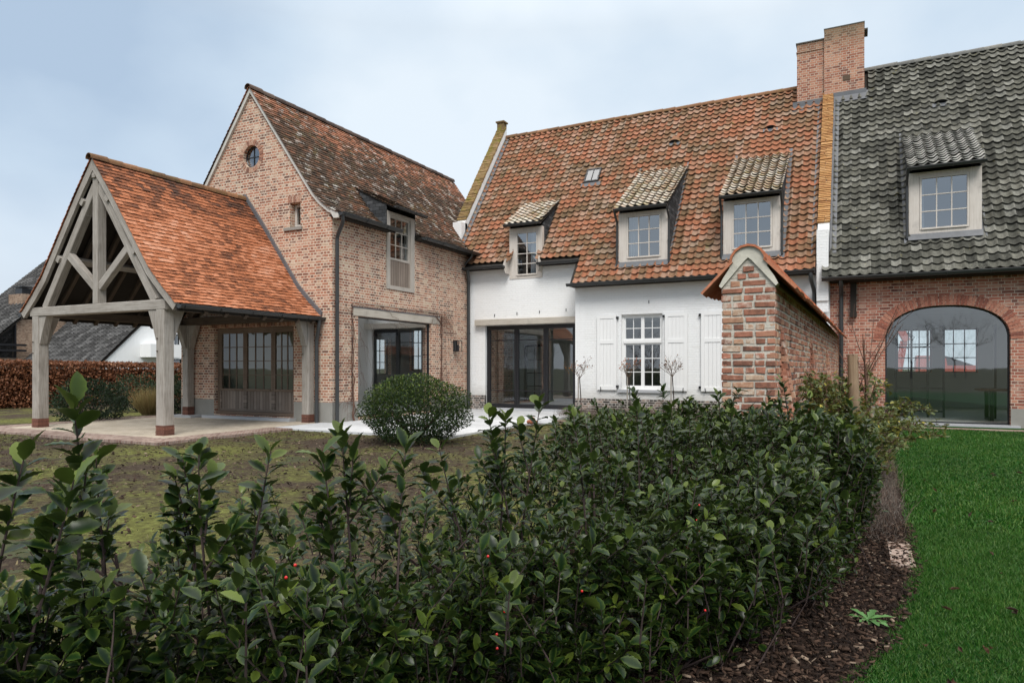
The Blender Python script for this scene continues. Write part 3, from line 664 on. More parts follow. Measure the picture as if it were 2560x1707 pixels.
# porch doors: three glazed leaves over boarded panels
mb = MB()
mb.fbox(FG, (-14.79, -14.72), (.14, 2.31), (-.2, -.1)); mb.fbox(FG, (-12.15, -12.09), (.14, 2.31), (-.2, -.1)); mb.fbox(FG, (-14.72, -12.15), (2.24, 2.31), (-.2, -.1))
mb.fbox(FG, (-14.80, -12.08), (.13, .2), (-.22, -.06))
mb.build('door_frame', M['oak_brown'], wing)
for a, b in ((-14.72, -13.83), (-13.82, -12.87), (-12.86, -12.15)):
    nd = 3
    o = window(FG, a, b, .72, 2.24, nd, 4, wing, M['oak_brown'], -.11, .06, .02, .06, 'glass_dim', 'glazed_door')
    m2 = MB(); m2.fbox(FG, (a, a+.05), (.2, .72), (-.17, -.11)); m2.fbox(FG, (b-.05, b), (.2, .72), (-.17, -.11)); m2.fbox(FG, (a+.05, b-.05), (.2, .26), (-.17, -.108))
    vs = [FG.p(u, v, -.135) for u, v in rect(a+.05, b-.05, .26, .72)]; m2.add(vs, [(0, 1, 2, 3)], [[(v, u) for u, v in rect(a+.05, b-.05, .26, .72)]])
    m2.build('board_panel', M['oak_planks'], o)
mb = MB(); mb.fbox(FG, (-15.0, -12.0), (.0, .1), (-.1, .22)); mb.build('door_step', M['bluestone'], wing)
mb = MB(); mb.fbox(FG, (-14.75, -12.1), (.15, 2.3), (-.62, -.6)); mb.build('blind', M['blind'], wing)
# picture window on the side
mb = MB(); mb.beam(FS.p(13.15, 2.67, -.1), FS.p(16.99, 2.67, -.1), .235, .2); mb.build('oak_lintel', M['lintel'], wing)
mb = MB(); mb.fbox(FS, (13.13, 17.01), (2.772, 2.80), (-.05, .022)); mb.build('lead_strip', M['lead'], wing)
window(FS, 13.345, 16.565, .105, 2.565, 1, 1, wing, M['black_steel'], -.07, .03, glass='glass_pale', name='picture_window')
# loft window standing through the eaves
mb = MB()
mb.fbox(FS, (14.46, 14.60), (3.36, 5.38), (-.2, .03)); mb.fbox(FS, (15.53, 15.70), (3.36, 5.38), (-.2, .03)); mb.fbox(FS, (14.60, 15.53), (5.30, 5.38), (-.2, .028)); mb.fbox(FS, (14.60, 15.53), (3.36, 3.46), (-.2, .028))
for k in range(len(mb.f)):
    vs = [mb.v[i] for i in mb.f[k]]; mb.uv[k] = [(v[2], v[1]+v[0]) for v in vs]
sur = mb.build('loft_window_surround', M['oak_window'], wing)
mb = MB(); mb.add([FS.p(u, v, -.02) for u, v in rect(14.60, 15.53, 3.46, 4.14)], [(0, 1, 2, 3)], [[(v, u) for u, v in rect(14.60, 15.53, 3.46, 4.14)]]); mb.build('board_panel', M['oak_planks'], wing)
window(FS, 14.60, 15.53, 4.14, 5.30, 3, 3, wing, M['oak_window'], -.02, .055, .017, glass='glass', name='loft_window')
# roof
mb = MB(); deck(mb, (-10.62, 12.36, 0), (0, 1, 0), (-1, 0, 0), wprof, 2.09); deck(mb, (-10.62, 15.71, 0), (0, 1, 0), (-1, 0, 0), wprof, 6.15); deck(mb, (-10.62, 14.45, 0), (0, 1, 0), (-1, 0, 0), prof_above(wprof, 1.2), 1.26); deck(mb, (-16.32, 12.36, 0), (0, 1, 0), (1, 0, 0), wprof, 9.5)
mb.build('roof_deck', M['fascia'], wing)
mb = MB()
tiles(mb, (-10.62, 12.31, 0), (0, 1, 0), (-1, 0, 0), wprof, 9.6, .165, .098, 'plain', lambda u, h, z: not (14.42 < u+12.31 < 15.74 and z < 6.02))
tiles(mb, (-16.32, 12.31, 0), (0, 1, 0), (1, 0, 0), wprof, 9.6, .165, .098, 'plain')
roof = mb.build('roof', M['tile_wing'], wing)
mb = MB(); ridge_caps(mb, (XR, 12.29, 8.26), (XR, 21.9, 8.26), .11); mb.build('roof_ridge', M['ridge_dark'], roof)
def verge(mb, fr, xc, half, prof, top, bot, w0, w1, tail=0):
    """a board following the slope of a gable on both sides"""
    for s in (1, -1):
        up = [(xc+s*(half-h), z+top) for h, z in prof]; dn = []
        for i, (h, z) in enumerate(prof):
            a = prof[max(0, i-1)]; b = prof[min(len(prof)-1, i+1)]; sl = math.hypot(b[0]-a[0], b[1]-a[1]); n = ((b[1]-a[1])/sl, -(b[0]-a[0])/sl)
            k = bot*(1+tail*(1 if i < 3 else 0)); dn.append((xc+s*(half-min(half, h+n[0]*k)), z+top+n[1]*k if h+n[0]*k < half else z+top-bot*1.7))
        for i in range(len(prof)-1):
            poly = [up[i], up[i+1], dn[i+1], dn[i]]
            if s < 0: poly = poly[::-1]
            L = i*.7; k0 = len(mb.f); mb.prism(poly, fr, w0, w1)
            for k in range(k0, len(mb.f)):
                vs = [mb.v[j] for j in mb.f[k]]; c, sn = .57, .82
                mb.uv[k] = [(v[0]*c*-s+v[2]*sn, v[0]*sn*s+v[2]*c+v[1]) for v in vs]
mb = MB(); verge(mb, FG, XR, 2.85, wprof, -.005, .085, .0, .06); mb.build('verge_board', M['white_board'], wing)
mb = MB()
for x in (XW, XL):
    s = 1 if x == XW else -1
    mb.prism([(x, 4.93), (x, 5.02), (x+s*.30, 4.85), (x+s*.26, 4.76), (x+s*.1, 4.76)][::s], FG, -.0, .075)
mb.each('eaves_board', M['white_board'], wing)
mb = MB(); 
for a, b in ((12.36, 14.46), (15.70, 18.7)): mb.box((-10.9, a, 4.80), (-10.58, b, 4.84)); mb.box((-10.62, a, 4.76), (-10.585, b, 4.87))
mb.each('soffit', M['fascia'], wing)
gutter('gutter', (-10.53, 12.28, 4.86), (-10.53, 14.62, 4.86), wing); gutter('gutter', (-10.53, 15.66, 4.86), (-10.53, 18.85, 4.86), wing)
# little catslide roof over the loft window
cprof = [(0, 5.44), (1.3, 6.10)]
mb = MB(); tiles(mb, (-10.60, 14.38, 0), (0, 1, 0), (-1, 0, 0), cprof, 1.42, .165, .098, 'plain'); dr = mb.build('dormer_roof', M['tile_wing'], wing)
mb = MB(); deck(mb, (-10.62, 14.40, 0), (0, 1, 0), (-1, 0, 0), cprof, 1.38, .01, .02); mb.build('dormer_deck', M['fascia'], dr)
mb = MB()
for y0, y1 in ((14.43, 14.455), (15.705, 15.73)):
    fr = Fr((0, y0, 0), (1, 0, 0), (0, -1, 0)); mb.prism([(-11.95, 6.10), (-11.42, 5.33), (-10.86, 4.85), (-10.86, 5.56), (-11.85, 6.07)], fr, y0-y1, 0)
mb.each('dormer_cheek', M['slate'], wing)
gutter('dormer_gutter', (-10.53, 14.36, 5.44), (-10.53, 15.80, 5.44), wing, .045)
downpipe([(-10.54, 12.36, 4.80), (-10.54, 12.38, 4.66), (-10.82, 12.50, 4.36), (-10.82, 12.50, .02)], wing)
downpipe([(-10.54, 18.30, 4.80), (-10.56, 18.32, 4.72), (-10.82, 18.34, 4.50)], wing, .035, collars=())
# inside of the wing
mb = MB(); mb.box((-15.75, 12.72, .02), (-11.2, 21.5, .08)); mb.build('interior_floor', M['int_floor'], wing)
mb = MB(); mb.box((-15.75, 12.72, 2.72), (-11.2, 21.5, 2.8)); mb.build('ceiling', M['plaster'], wing)
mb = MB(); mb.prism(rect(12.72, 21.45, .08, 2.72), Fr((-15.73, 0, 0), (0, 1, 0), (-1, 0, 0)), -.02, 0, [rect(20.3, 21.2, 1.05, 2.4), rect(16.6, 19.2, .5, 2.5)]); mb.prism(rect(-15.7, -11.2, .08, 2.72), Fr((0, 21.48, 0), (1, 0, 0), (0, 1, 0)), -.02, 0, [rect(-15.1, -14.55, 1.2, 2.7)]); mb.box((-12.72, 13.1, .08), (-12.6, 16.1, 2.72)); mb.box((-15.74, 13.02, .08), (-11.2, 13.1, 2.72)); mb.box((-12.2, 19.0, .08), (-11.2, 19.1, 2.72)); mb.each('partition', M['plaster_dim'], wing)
mb = MB(); mb.box((-15.74, 17.95, 2.35), (-13.2, 18.15, 2.719)); mb.box((-13.4, 20.9, .9), (-11.4, 21.45, .95)); mb.box((-13.35, 20.95, .08), (-11.45, 21.4, .9)); mb.each('kitchen_counter', M['dark_room'], wing)
for fr, a, b, c, d in ((FB, -15.1, -14.55, 1.2, 2.8), (FL, 20.3, 21.2, 1.05, 2.4), (FL, 16.6, 19.2, .5, 2.5)):
    window(fr, a, b, c, d, 2, 3, wing, M['black_steel'], -.1, .04, .025, name='window')

# ================================================================ the oak porch
porch = thing('oak_porch', 'open oak framed porch with an orange tiled gable roof leaning on the brick wing', 'porch', (-13.7, 8.6, 0))
PX, PH = -13.69, 2.49
pprof = [(0, 2.5), (.41, 2.87), (.75, 3.21), (1.07, 3.65), (1.39, 4.09), (1.89, 4.77), (2.49, 5.53)]
LX, RX = -15.75, -11.725
FP = Fr((0, 8.6, 0), (1, 0, 0), (0, -1, 0))
def post(x, y, z0, top, w=.225):
    mb = MB(); mb.beam((x, y, z0+.22), (x, y, top), w, w, (0, 1, 0)); p = mb.build('post', M['oak'], porch)
    mb = MB()
    for k in range(9):
        z = z0+k*.0245
        mb.box((x-w/2-.003+random.gauss(0, .003), y-w/2-.003+random.gauss(0, .003), z+.003), (x+w/2+.003+random.gauss(0, .003), y+w/2+.003, z+.021), (random.random()*.5, random.random()*.6))
    mb.box((x-w/2+.006, y-w/2+.006, z0), (x+w/2-.006, y+w/2-.006, z0+.222), (.9, 1.0))
    mb.build('brick_base', M['brick_base'], p)
    mb = MB()
    for dx, dy, z in ((0, -w/2, 1.62), (0, -w/2, 1.86), (w/2, .05, 1.62), (w/2, .05, 1.9)):
        d = Vector((0, -1, 0)) if dy else Vector((1, 0, 0)); q = Vector((x+dx-(.06 if dy else 0), y+dy, z)); mb.tube([q, q+d*.025], .012, 6)
    mb.each('peg', M['oak_dark'], p)
post(RX, 8.715, 0, 2.41); post(LX, 8.715, 0, 2.41); post(-11.5, 12.27, 0, 2.41, .2); post(-15.6, 12.27, .08, 2.41, .2)
def brace(mb, P, du, h, w, th):
    """solid curved knee brace under a beam: P at the post face under the beam, du along the beam"""
    P = Vector(P); du = Vector(du); pr = [(0, 0), (0, -h), (w*.10, -h), (w*.36, -h*.66), (w*.70, -h*.30), (w, 0)]
    fr = Fr(P, du, du.cross(Vector((0, 0, 1)))); k0 = len(mb.f); mb.prism(pr, fr, -th/2, th/2)
    for k in range(k0, len(mb.f)): mb.uv[k] = [(v[2]-P.z, (v[0]-P.x)+(v[1]-P.y)+P.x) for v in [mb.v[i] for i in mb.f[k]]]
for P, du in (((RX-.115, 8.70, 2.4), (-1, 0, 0)), ((RX, 8.83, 2.4), (0, 1, 0)), ((LX+.115, 8.70, 2.4), (1, 0, 0)), ((LX, 8.83, 2.4), (0, 1, 0)), ((-11.5, 12.16, 2.4), (0, -1, 0)), ((-15.6, 12.16, 2.4), (0, -1, 0)), ((-15.49, 12.27, 2.4), (1, 0, 0))):
    mb = MB(); brace(mb, P, du, .58, .25, .15); mb.build('knee_brace', M['oak'], porch)
mb = MB(); mb.beam((-15.93, 8.70, 2.50), (-11.58, 8.70, 2.50), .2, .19); mb.build('tie_beam', M['oak'], porch)
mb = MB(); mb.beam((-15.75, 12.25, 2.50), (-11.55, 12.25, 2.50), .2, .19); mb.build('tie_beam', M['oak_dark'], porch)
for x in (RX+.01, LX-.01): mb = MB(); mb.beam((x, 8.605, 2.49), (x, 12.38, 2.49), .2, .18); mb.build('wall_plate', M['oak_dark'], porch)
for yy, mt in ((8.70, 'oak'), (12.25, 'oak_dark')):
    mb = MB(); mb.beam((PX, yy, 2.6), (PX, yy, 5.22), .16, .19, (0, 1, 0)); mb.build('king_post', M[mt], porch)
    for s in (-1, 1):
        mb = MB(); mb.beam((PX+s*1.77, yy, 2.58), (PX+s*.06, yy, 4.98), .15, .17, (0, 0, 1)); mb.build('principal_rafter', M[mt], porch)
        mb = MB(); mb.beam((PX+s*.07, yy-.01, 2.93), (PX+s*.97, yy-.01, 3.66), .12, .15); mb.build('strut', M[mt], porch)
for h in (.95, 1.75):
    for s in (-1, 1):
        (hh, z), tg = prof_at(pprof, h*1.72); x = PX+s*(PH-hh)
        nx = tg[1]; nz = -tg[0]
        mb = MB(); mb.beam((x-s*nx*.2, 8.58, z+nz*.2), (x-s*nx*.2, 12.4, z+nz*.2), .13, .13, (s*tg[1], 0, tg[0])); mb.build('purlin', M['oak'], porch)
        mb = MB(); mb.prism([(x-s*nx*.28, z+nz*.28-.02), (x-s*nx*.28-s*.0, z-.40), (x-s*nx*.28+s*.07, z+nz*.28-.1)][::s], Fr((0, 8.72, 0), (1, 0, 0), (0, -1, 0)), -.06, .06); mb.build('purlin_cleat', M['oak'], porch)
mb = MB(); mb.beam((PX, 8.57, 5.20), (PX, 12.4, 5.20), .1, .16); mb.build('ridge_beam', M['oak'], porch)
for k in range(1, 8):
    y = 8.70+k*.49
    mb = MB()
    for s in (-1, 1):
        pts = [(PX+s*(PH-h), y, z-.16) for h, z in (pprof[0], pprof[3], pprof[6])]
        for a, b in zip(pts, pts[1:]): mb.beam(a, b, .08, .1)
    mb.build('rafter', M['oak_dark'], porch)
mb = MB(); deck(mb, (PX+PH, 8.56, 0), (0, 1, 0), (-1, 0, 0), pprof, 3.85, .02, .03); deck(mb, (PX-PH, 8.56, 0), (0, 1, 0), (1, 0, 0), pprof, 3.85, .02, .03)
mb.build('roof_boards', M['fascia'], porch)
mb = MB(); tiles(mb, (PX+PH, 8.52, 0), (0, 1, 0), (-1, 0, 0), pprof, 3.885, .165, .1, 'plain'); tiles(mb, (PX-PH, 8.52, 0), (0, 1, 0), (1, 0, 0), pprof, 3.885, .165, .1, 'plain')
roof = mb.build('roof', M['tile_porch'], porch)
mb = MB(); ridge_caps(mb, (PX, 8.49, 5.52), (PX, 12.41, 5.52), .10, .34); mb.build('roof_ridge', M['ridge'], roof)
mb = MB(); verge(mb, FP, PX, PH, pprof, -.012, .15, -.02, .045); mb.build('verge_board', M['oak'], porch)
mb = MB()     # lead apron against the wing wall
for s in (1, -1):
    for (a, b) in zip(pprof, pprof[1:]):
        mb.prism([(PX+s*(PH-a[0]), a[1]+.0), (PX+s*(PH-b[0]), b[1]+.0), (PX+s*(PH-b[0])+s*.03, b[1]+.11), (PX+s*(PH-a[0])+s*.03, a[1]+.11)][::s], FG, .0, .05)
mb.build('lead_flashing', M['lead'], porch)
for s in (1, -1):
    gutter('gutter', (PX+s*(PH+.06), 8.56, 2.47), (PX+s*(PH+.06), 12.40, 2.47), porch, .07)
mb = MB()
for s in (1, -1): mb.box((PX+s*(PH-.02)-.02, 8.56, 2.36), (PX+s*(PH-.02)+.02, 12.4, 2.48))
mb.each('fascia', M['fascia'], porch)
downpipe([(PX+PH+.06, 12.26, 2.42), (PX+PH+.05, 12.25, 2.22), (-11.24, 12.28, 1.93), (-11.24, 12.28, .02)], porch, .045, collars=(.45,))
mb = MB(); mb.box((-16.0, 12.02, 0), (-15.2, 12.40, .085)); single(mb.build('stone_block', M['bluestone'], None, (-15.6, 12.27, 0)), 'low pale stone block under the rear porch post', 'stone block')
# ================================================================ the white farmhouse
farm = thing('white_farmhouse', 'whitewashed brick farmhouse with orange pantile roof, three dormers and white shutters', 'house', (-7.1, 18.2, 0))
FR = Fr((0, 18.2, 0), (1, 0, 0), (0, -1, 0)); FW = Fr((0, 18.7, 0), (1, 0, 0), (0, -1, 0))
def mz(y): return 9.65-1.3528*(22.3-y)
mb = MB()
mb.prism(rect(-7.12, -.575, 0, 4.02), FR, -.35, 0, [rect(-5.77, -4.63, .72, 2.76), rect(-3.0, -1.9, .72, 2.76)])
mb.prism([(XW, 0), (-7.13, 0), (-7.13, 4.65), (-8.36, 4.65), (-8.36, 4.0), (-9.45, 4.0), (-9.45, 4.65), (XW, 4.65)], FW, -.35, 0, [rect(-10.30, -7.30, .05, 2.605)])
mb.box((-7.121, 18.201, 0), (-6.8, 18.9, 4.0))
mb.build('wall', M['white_brick'], farm)
mb = MB()
mb.fbox(FW, (XW, -10.30), (0, .46), (-.05, .005)); mb.fbox(FR, (-7.125, -.58), (0, .45), (-.05, .005))
mb.each('plinth', M['brick_dark'], farm)
mb = MB(); mb.beam((-10.58, 18.62, 2.70), (-7.125, 18.62, 2.70), .20, .19); mb.build('oak_lintel', M['lintel'], farm)
# black steel glazed doors
mb = MB(); mb.fbox(FW, (-10.295, -10.24), (.1, 2.6), (-.2, -.1)); mb.fbox(FW, (-7.36, -7.31), (.1, 2.6), (-.2, -.1)); mb.fbox(FW, (-10.24, -7.36), (2.55, 2.6), (-.2, -.1)); mb.fbox(FW, (-10.3, -7.3), (.08, .14), (-.22, -.06))
mb.build('door_frame', M['black_steel'], farm)
for a, b in ((-10.24, -9.27), (-9.265, -8.30), (-8.295, -7.36)):
    o = window(FW, a, b, .14, 2.55, 1, 1, farm, M['black_steel'], -.09, .07, .03, .07, 'glass', 'glazed_door')
    m2 = MB()
    for z in (.61, 2.15): m2.fbox(FW, (a+.07, b-.07), (z-.014, z+.014), (-.15, -.1))
    m2.each('glazing_bar', M['black_steel'], o)
mb = MB(); mb.fbox(FW, (-10.35, -7.13), (0, .085), (-.2, .13)); mb.build('door_step', M['bluestone'], farm)
# shuttered windows
def casement_window(u0, u1):
    mb = MB(); mb.fbox(FR, (u0, u0+.05), (.72, 2.755), (-.16, -.08)); mb.fbox(FR, (u1-.05, u1), (.72, 2.755), (-.16, -.08))
    c = (u0+u1)/2
    mb.fbox(FR, (u0+.05, u1-.05), (2.71, 2.755), (-.16, -.08)); mb.fbox(FR, (u0+.05, u1-.05), (.72, .78), (-.16, -.06)); mb.fbox(FR, (u0+.05, u1-.05), (1.98, 2.06), (-.16, -.06))
    f = mb.build('window_frame', M['white_paint'], farm)
    for a, b in ((u0+.05, c), (c, u1-.05)):
        window(FR, a, b, 2.06, 2.71, 2, 2, farm, M['white_paint'], -.10, .045, .02, .05, 'glass', 'casement')
        window(FR, a, b, .78, 1.98, 2, 3, farm, M['white_paint'], -.10, .045, .02, .05, 'glass', 'casement')
    mb = MB(); mb.fbox(FR, (u0-.1, u1+.08), (.635, .715), (-.3, .06)); mb.build('window_sill', M['bluestone'], farm)
casement_window(-5.77, -4.63); casement_window(-3.0, -1.9)
def shutter(u0, u1):
    mb = MB(); z0, z1 = .70, 2.755; s = .085
    mb.fbox(FR, (u0, u0+s), (z0, z1), (.03, .065)); mb.fbox(FR, (u1-s, u1), (z0, z1), (.03, .065))
    for a, b in ((z0, z0+.11), (1.97, 2.07), (z1-.09, z1)): mb.fbox(FR, (u0+s, u1-s), (a, b), (.03, .0645))
    for a, b in ((z0+.11, 1.97), (2.07, z1-.09)):
        n = 4; w = (u1-u0-2*s)/n
        for k in range(n): mb.fbox(FR, (u0+s+k*w+.002, u0+s+(k+1)*w-.002), (a, b), (.034, .05))
    o = mb.build('shutter', M['white_paint'], farm)
    m2 = MB()
    hx = u1+.02 if u0 < -5.9 else u0-.03
    for z in (2.68, .80): m2.fbox(FR, (hx-.03, hx+.03), (z-.03, z+.03), (.0, .075))
    m2.tube([FR.p(u0+.1 if u0 < -5.9 or u0 > -3.8 else u1-.1, .64, .07), FR.p(u0+.12 if u0 < -5.9 or u0 > -3.8 else u1-.1, .72, .09), FR.p(u0+.1 if u0 < -5.9 or u0 > -3.8 else u1-.1, .78, .07)], .01, 6)
    m2.each('shutter_iron', M['black_steel'], o)
for a, b in ((-6.45, -5.89), (-4.555, -3.97), (-3.61, -3.03), (-1.86, -1.3)): shutter(a, b)
mb = MB()
for x, z, F in ((-5.0, 3.08, FR), (-9.97, 2.92, FW), (-9.2, 2.95, FW), (-8.45, 2.97, FW), (-7.6, 3.0, FW)): mb.fbox(F, (x-.008, x+.008), (z-.04, z+.04), (0, .02))
mb.each('wall_anchor', M['black_steel'], farm)
# roof
RO = (-11.36, 17.85, 0); RLn = 10.47; mprof = [(0, 3.63), (4.45, 9.65)]
dorm = [(-5.88, -4.45, 18.16, 20.36), (-3.10, -1.66, 18.16, 20.36), (-9.46, -8.35, 18.0, 19.85)]
def mmask(u, h, z):
    x = RO[0]+u; y = 17.85+h
    if x < -7.14 and z < 4.36: return False
    for a, b, c, d in dorm:
        if a+.06 < x < b-.06 and c < y < d: return False
    if -7.70 < x < -7.2 and 20.36 < y < 20.72: return False
    return True
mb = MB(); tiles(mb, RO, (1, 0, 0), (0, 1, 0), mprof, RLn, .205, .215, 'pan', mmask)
roof = mb.build('roof', M['tile_main'], farm, smooth=True)
mb = MB(); 
for (x0, x1, y0) in ((-11.36, -9.46, 18.4), (-9.46, -8.35, 19.75), (-8.35, -7.16, 18.4), (-7.16, -.9, 17.87)):
    pr = [(y0-17.85, mz(y0)), (4.45, 9.65)]; deck(mb, (x0, 17.85, 0), (1, 0, 0), (0, 1, 0), pr, x1-x0, .02, .06)
deck(mb, (-11.36, 26.75, 0), (1, 0, 0), (0, -1, 0), mprof, 10.47, 0, .08)
mb.build('roof_deck', M['fascia'], farm)
mb = MB(); ridge_caps(mb, (-11.38, 22.3, 9.68), (-1.6, 22.3, 9.68), .1, .4); mb.build('roof_ridge', M['ridge'], roof)
gutter('gutter', (-7.22, 17.80, 3.63), (-.9, 17.80, 3.63), farm, .07)
gutter('gutter', (-11.1, 18.34, 4.38), (-9.47, 18.34, 4.38), farm, .07); gutter('gutter', (-8.37, 18.34, 4.38), (-7.05, 18.34, 4.38), farm, .07)
mb = MB(); mb.box((-7.14, 17.87, 3.56), (-.9, 18.2, 3.59)); mb.box((-11.0, 18.42, 4.32), (-9.46, 18.7, 4.35)); mb.box((-8.36, 18.42, 4.32), (-7.1, 18.7, 4.35)); mb.each('soffit', M['fascia'], farm)
mb = MB(); mb.prism([(-8.37, 4.15), (-8.30, 4.42), (-8.36, 4.6)], FW, -.05, .3); mb.prism([(-9.45, 4.15), (-9.45, 4.6), (-9.53, 4.42)], FW, -.05, .3); mb.each('eaves_board', M['oak_frame'], farm)
downpipe([(-.98, 17.80, 3.57), (-.98, 17.80, 3.42), (-.92, 18.10, 3.15), (-.92, 18.10, .1)], farm, .045, collars=(.25, .6))
downpipe([(-10.72, 18.36, 4.34), (-10.74, 18.38, 4.22), (-10.82, 18.56, 3.95), (-10.82, 18.56, .02)], farm, .05, collars=(.4,))
def dormer(par, x0, x1, zb, zt, yf, yb, zbk, gx0, gx1, gz0, gz1, nx, ny, tmat, slope_z, cheek=True, curtain=None, apron=True):
    """wall dormer: timber front, slated cheeks, pantiled catslide roof, gutter, lead apron"""
    F = Fr((0, yf, 0), (1, 0, 0), (0, -1, 0))
    mb = MB()
    mb.fbox(F, (x0, gx0-.045), (zb, zt), (-.12, .02)); mb.fbox(F, (gx1+.045, x1), (zb, zt), (-.12, .02)); mb.fbox(F, (gx0-.045, gx1+.045), (gz1+.045, zt), (-.12, .018)); mb.fbox(F, (gx0-.045, gx1+.045), (zb, gz0-.045), (-.12, .018))
    for k in range(len(mb.f)):
        vs = [mb.v[i] for i in mb.f[k]]; mb.uv[k] = [(v[2], v[0]+v[1]) for v in vs]
    d = mb.build('dormer', M['oak_frame'], par)
    mb = MB()
    if cheek:
        for a, b in ((x0+.005, x0+.03), (x1-.03, x1-.005)):
            fr = Fr((b, 0, 0), (0, 1, 0), (1, 0, 0)); ys = [yf, yf+(yb-yf)*.33, yf+(yb-yf)*.66, yb]; z0 = slope_z(yf)
            mb.prism([(yf+.02, max(zb-.3, z0-.1)), (yb, zbk-.02), (yf+.02, zt+.06)], fr, -(b-a), 0)
    mb.each('cheek', M['slate'], d)
    mb = MB(); e = .04; w0, w1 = -.05, .032
    mb.fbox(F, (gx0-e, gx0), (gz0-e, gz1+e), (w0, w1)); mb.fbox(F, (gx1, gx1+e), (gz0-e, gz1+e), (w0, w1)); mb.fbox(F, (gx0, gx1), (gz0-e, gz0), (w0, w1+.02)); mb.fbox(F, (gx0, gx1), (gz1, gz1+e), (w0, w1))
    for i in range(1, nx): c = gx0+(gx1-gx0)*i/nx; mb.fbox(F, (c-.011, c+.011), (gz0, gz1), (-.03, .018))
    for j in range(1, ny): c = gz0+(gz1-gz0)*j/ny; mb.fbox(F, (gx0, gx1), (c-.011, c+.011), (-.03, .015))
    mb.build('window_frame', M['oak_brown' if False else 'oak_frame'], d)
    mb = MB(); mb.add([F.p(u, v, -.005) for u, v in rect(gx0, gx1, gz0, gz1)], [(0, 1, 2, 3)]); mb.build('pane', M['glass_sky'], d)
    mb = MB(); yc = yf+.22
    for a, b in (curtain or [(gx0-.04, gx0+.28)]):
        n = 14; vs = []
        for i in range(n+1):
            x = a+(b-a)*i/n; y = yc+.02*math.sin(i*2.2)
            vs += [(x, y, gz0-.05), (x*.9+.1*(a if a < gx0 else b), y, gz1+.05)]
        mb.add(vs, [(2*i, 2*i+2, 2*i+3, 2*i+1) for i in range(n)])
    mb.each('curtain', M['curtain'], d)
    pr = [(0, zt+.07), (yb-yf+.25, zbk+.03)]
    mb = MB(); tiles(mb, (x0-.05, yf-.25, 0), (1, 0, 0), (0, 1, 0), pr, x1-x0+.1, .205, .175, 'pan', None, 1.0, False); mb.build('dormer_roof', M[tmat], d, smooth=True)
    mb = MB(); deck(mb, (x0-.03, yf-.23, 0), (1, 0, 0), (0, 1, 0), pr, x1-x0+.06, .01, .05); mb.build('roof_deck', M['fascia'], d)
    gutter('gutter', (x0-.06, yf-.29, zt+.06), (x1+.06, yf-.29, zt+.06), d, .055)
    if apron:
        mb = MB(); mb.add([(x0-.02, yf-.03, zb), (x1+.02, yf-.03, zb), (x1+.02, yf-.03-.10, zb-.15), (x0-.02, yf-.13, zb-.15), (x0-.02, yf+.05, zb), (x1+.02, yf+.05, zb), (x1+.02, yf, zb-.2), (x0-.02, yf, zb-.2)], [(3, 2, 1, 0), (4, 0, 1, 5), (1, 2, 6, 5), (0, 4, 7, 3), (2, 3, 7, 6)])
        sd = slope_z(yf+1)-slope_z(yf)
        for x, s in ((x0, -1), (x1, 1)):
            a, b = (x, yf-.1, slope_z(yf-.1)+.055), (x, yb+.1, slope_z(yb+.1)+.055); w = .1*s
            mb.add([a, (x+w, a[1], a[2]), (x+w, b[1], b[2]), b, (x, a[1], a[2]-.05), (x+w, a[1], a[2]-.05), (x+w, b[1], b[2]-.05), (x, b[1], b[2]-.05)], [(0, 1, 2, 3) if s > 0 else (3, 2, 1, 0), (4, 5, 1, 0), (1, 5, 6, 2)])
        mb.build('lead_flashing', M['lead'], d)
        for x in ((x0-.04, x1+.04) if x1 < 0 else (x0-.04,)): downpipe([(x, yf-.27, zt+.02), (x, yf-.2, zt-.1), (x, yf-.02, zt-.25), (x, yf-.06, zb-.1)], d, .03, collars=(.5,))
    return d
dormer(farm, -5.84, -4.49, 4.19, 5.53, 18.2, 20.5, 7.21, -5.57, -4.71, 4.32, 5.40, 3, 3, 'tile_dormer', mz)
dormer(farm, -3.06, -1.69, 4.21, 5.56, 18.2, 20.5, 7.21, -2.80, -1.92, 4.35, 5.45, 3, 3, 'tile_dormer', mz)
dormer(farm, -9.45, -8.36, 4.0, 5.53, 18.7, 20.0, 6.53, -9.18, -8.55, 4.13, 5.36, 2, 4, 'tile_dormer', mz, True, [(-8.85, -8.5)], False)
# skylight and roof vents
def on_slope(y, zf, k, x):   # frame lying on a roof
    t = Vector((0, 1, k)).normalized(); n = Vector((0, -t.z, t.y)); O = Vector((x, y, zf(y)))
    return lambda u, v, w: O+Vector((1, 0, 0))*u+t*v+n*w
P = on_slope(20.40, mz, 1.3528, -7.68)
def slab(mb, P, u0, u1, v0, v1, w0, w1):
    ps = [P(a, b, c) for c in (w0, w1) for b in (v0, v1) for a in (u0, u1)]
    mb.add(ps, [(0, 2, 3, 1), (4, 5, 7, 6), (0, 1, 5, 4), (1, 3, 7, 5), (3, 2, 6, 7), (2, 0, 4, 6)])
mb = MB()
for a in ((0, .04, 0, .62), (.44, .48, 0, .62), (.04, .44, 0, .05), (.04, .44, .57, .62), (.23, .25, .05, .57)): slab(mb, P, *a, -.03, .10)
sk = mb.build('skylight', M['black_steel'], farm)
mb = MB(); mb.add([P(u, v, .085) for u, v in rect(.04, .44, .05, .57)], [(0, 1, 2, 3)]); mb.build('pane', M['glass_sky'], sk)
mb = MB(); mb.add([P(-.08, -.16, .04), P(.56, -.16, .04), P(.56, 0, .06), P(-.08, 0, .06)], [(0, 1, 2, 3)]); mb.build('lead_apron', M['lead'], sk)
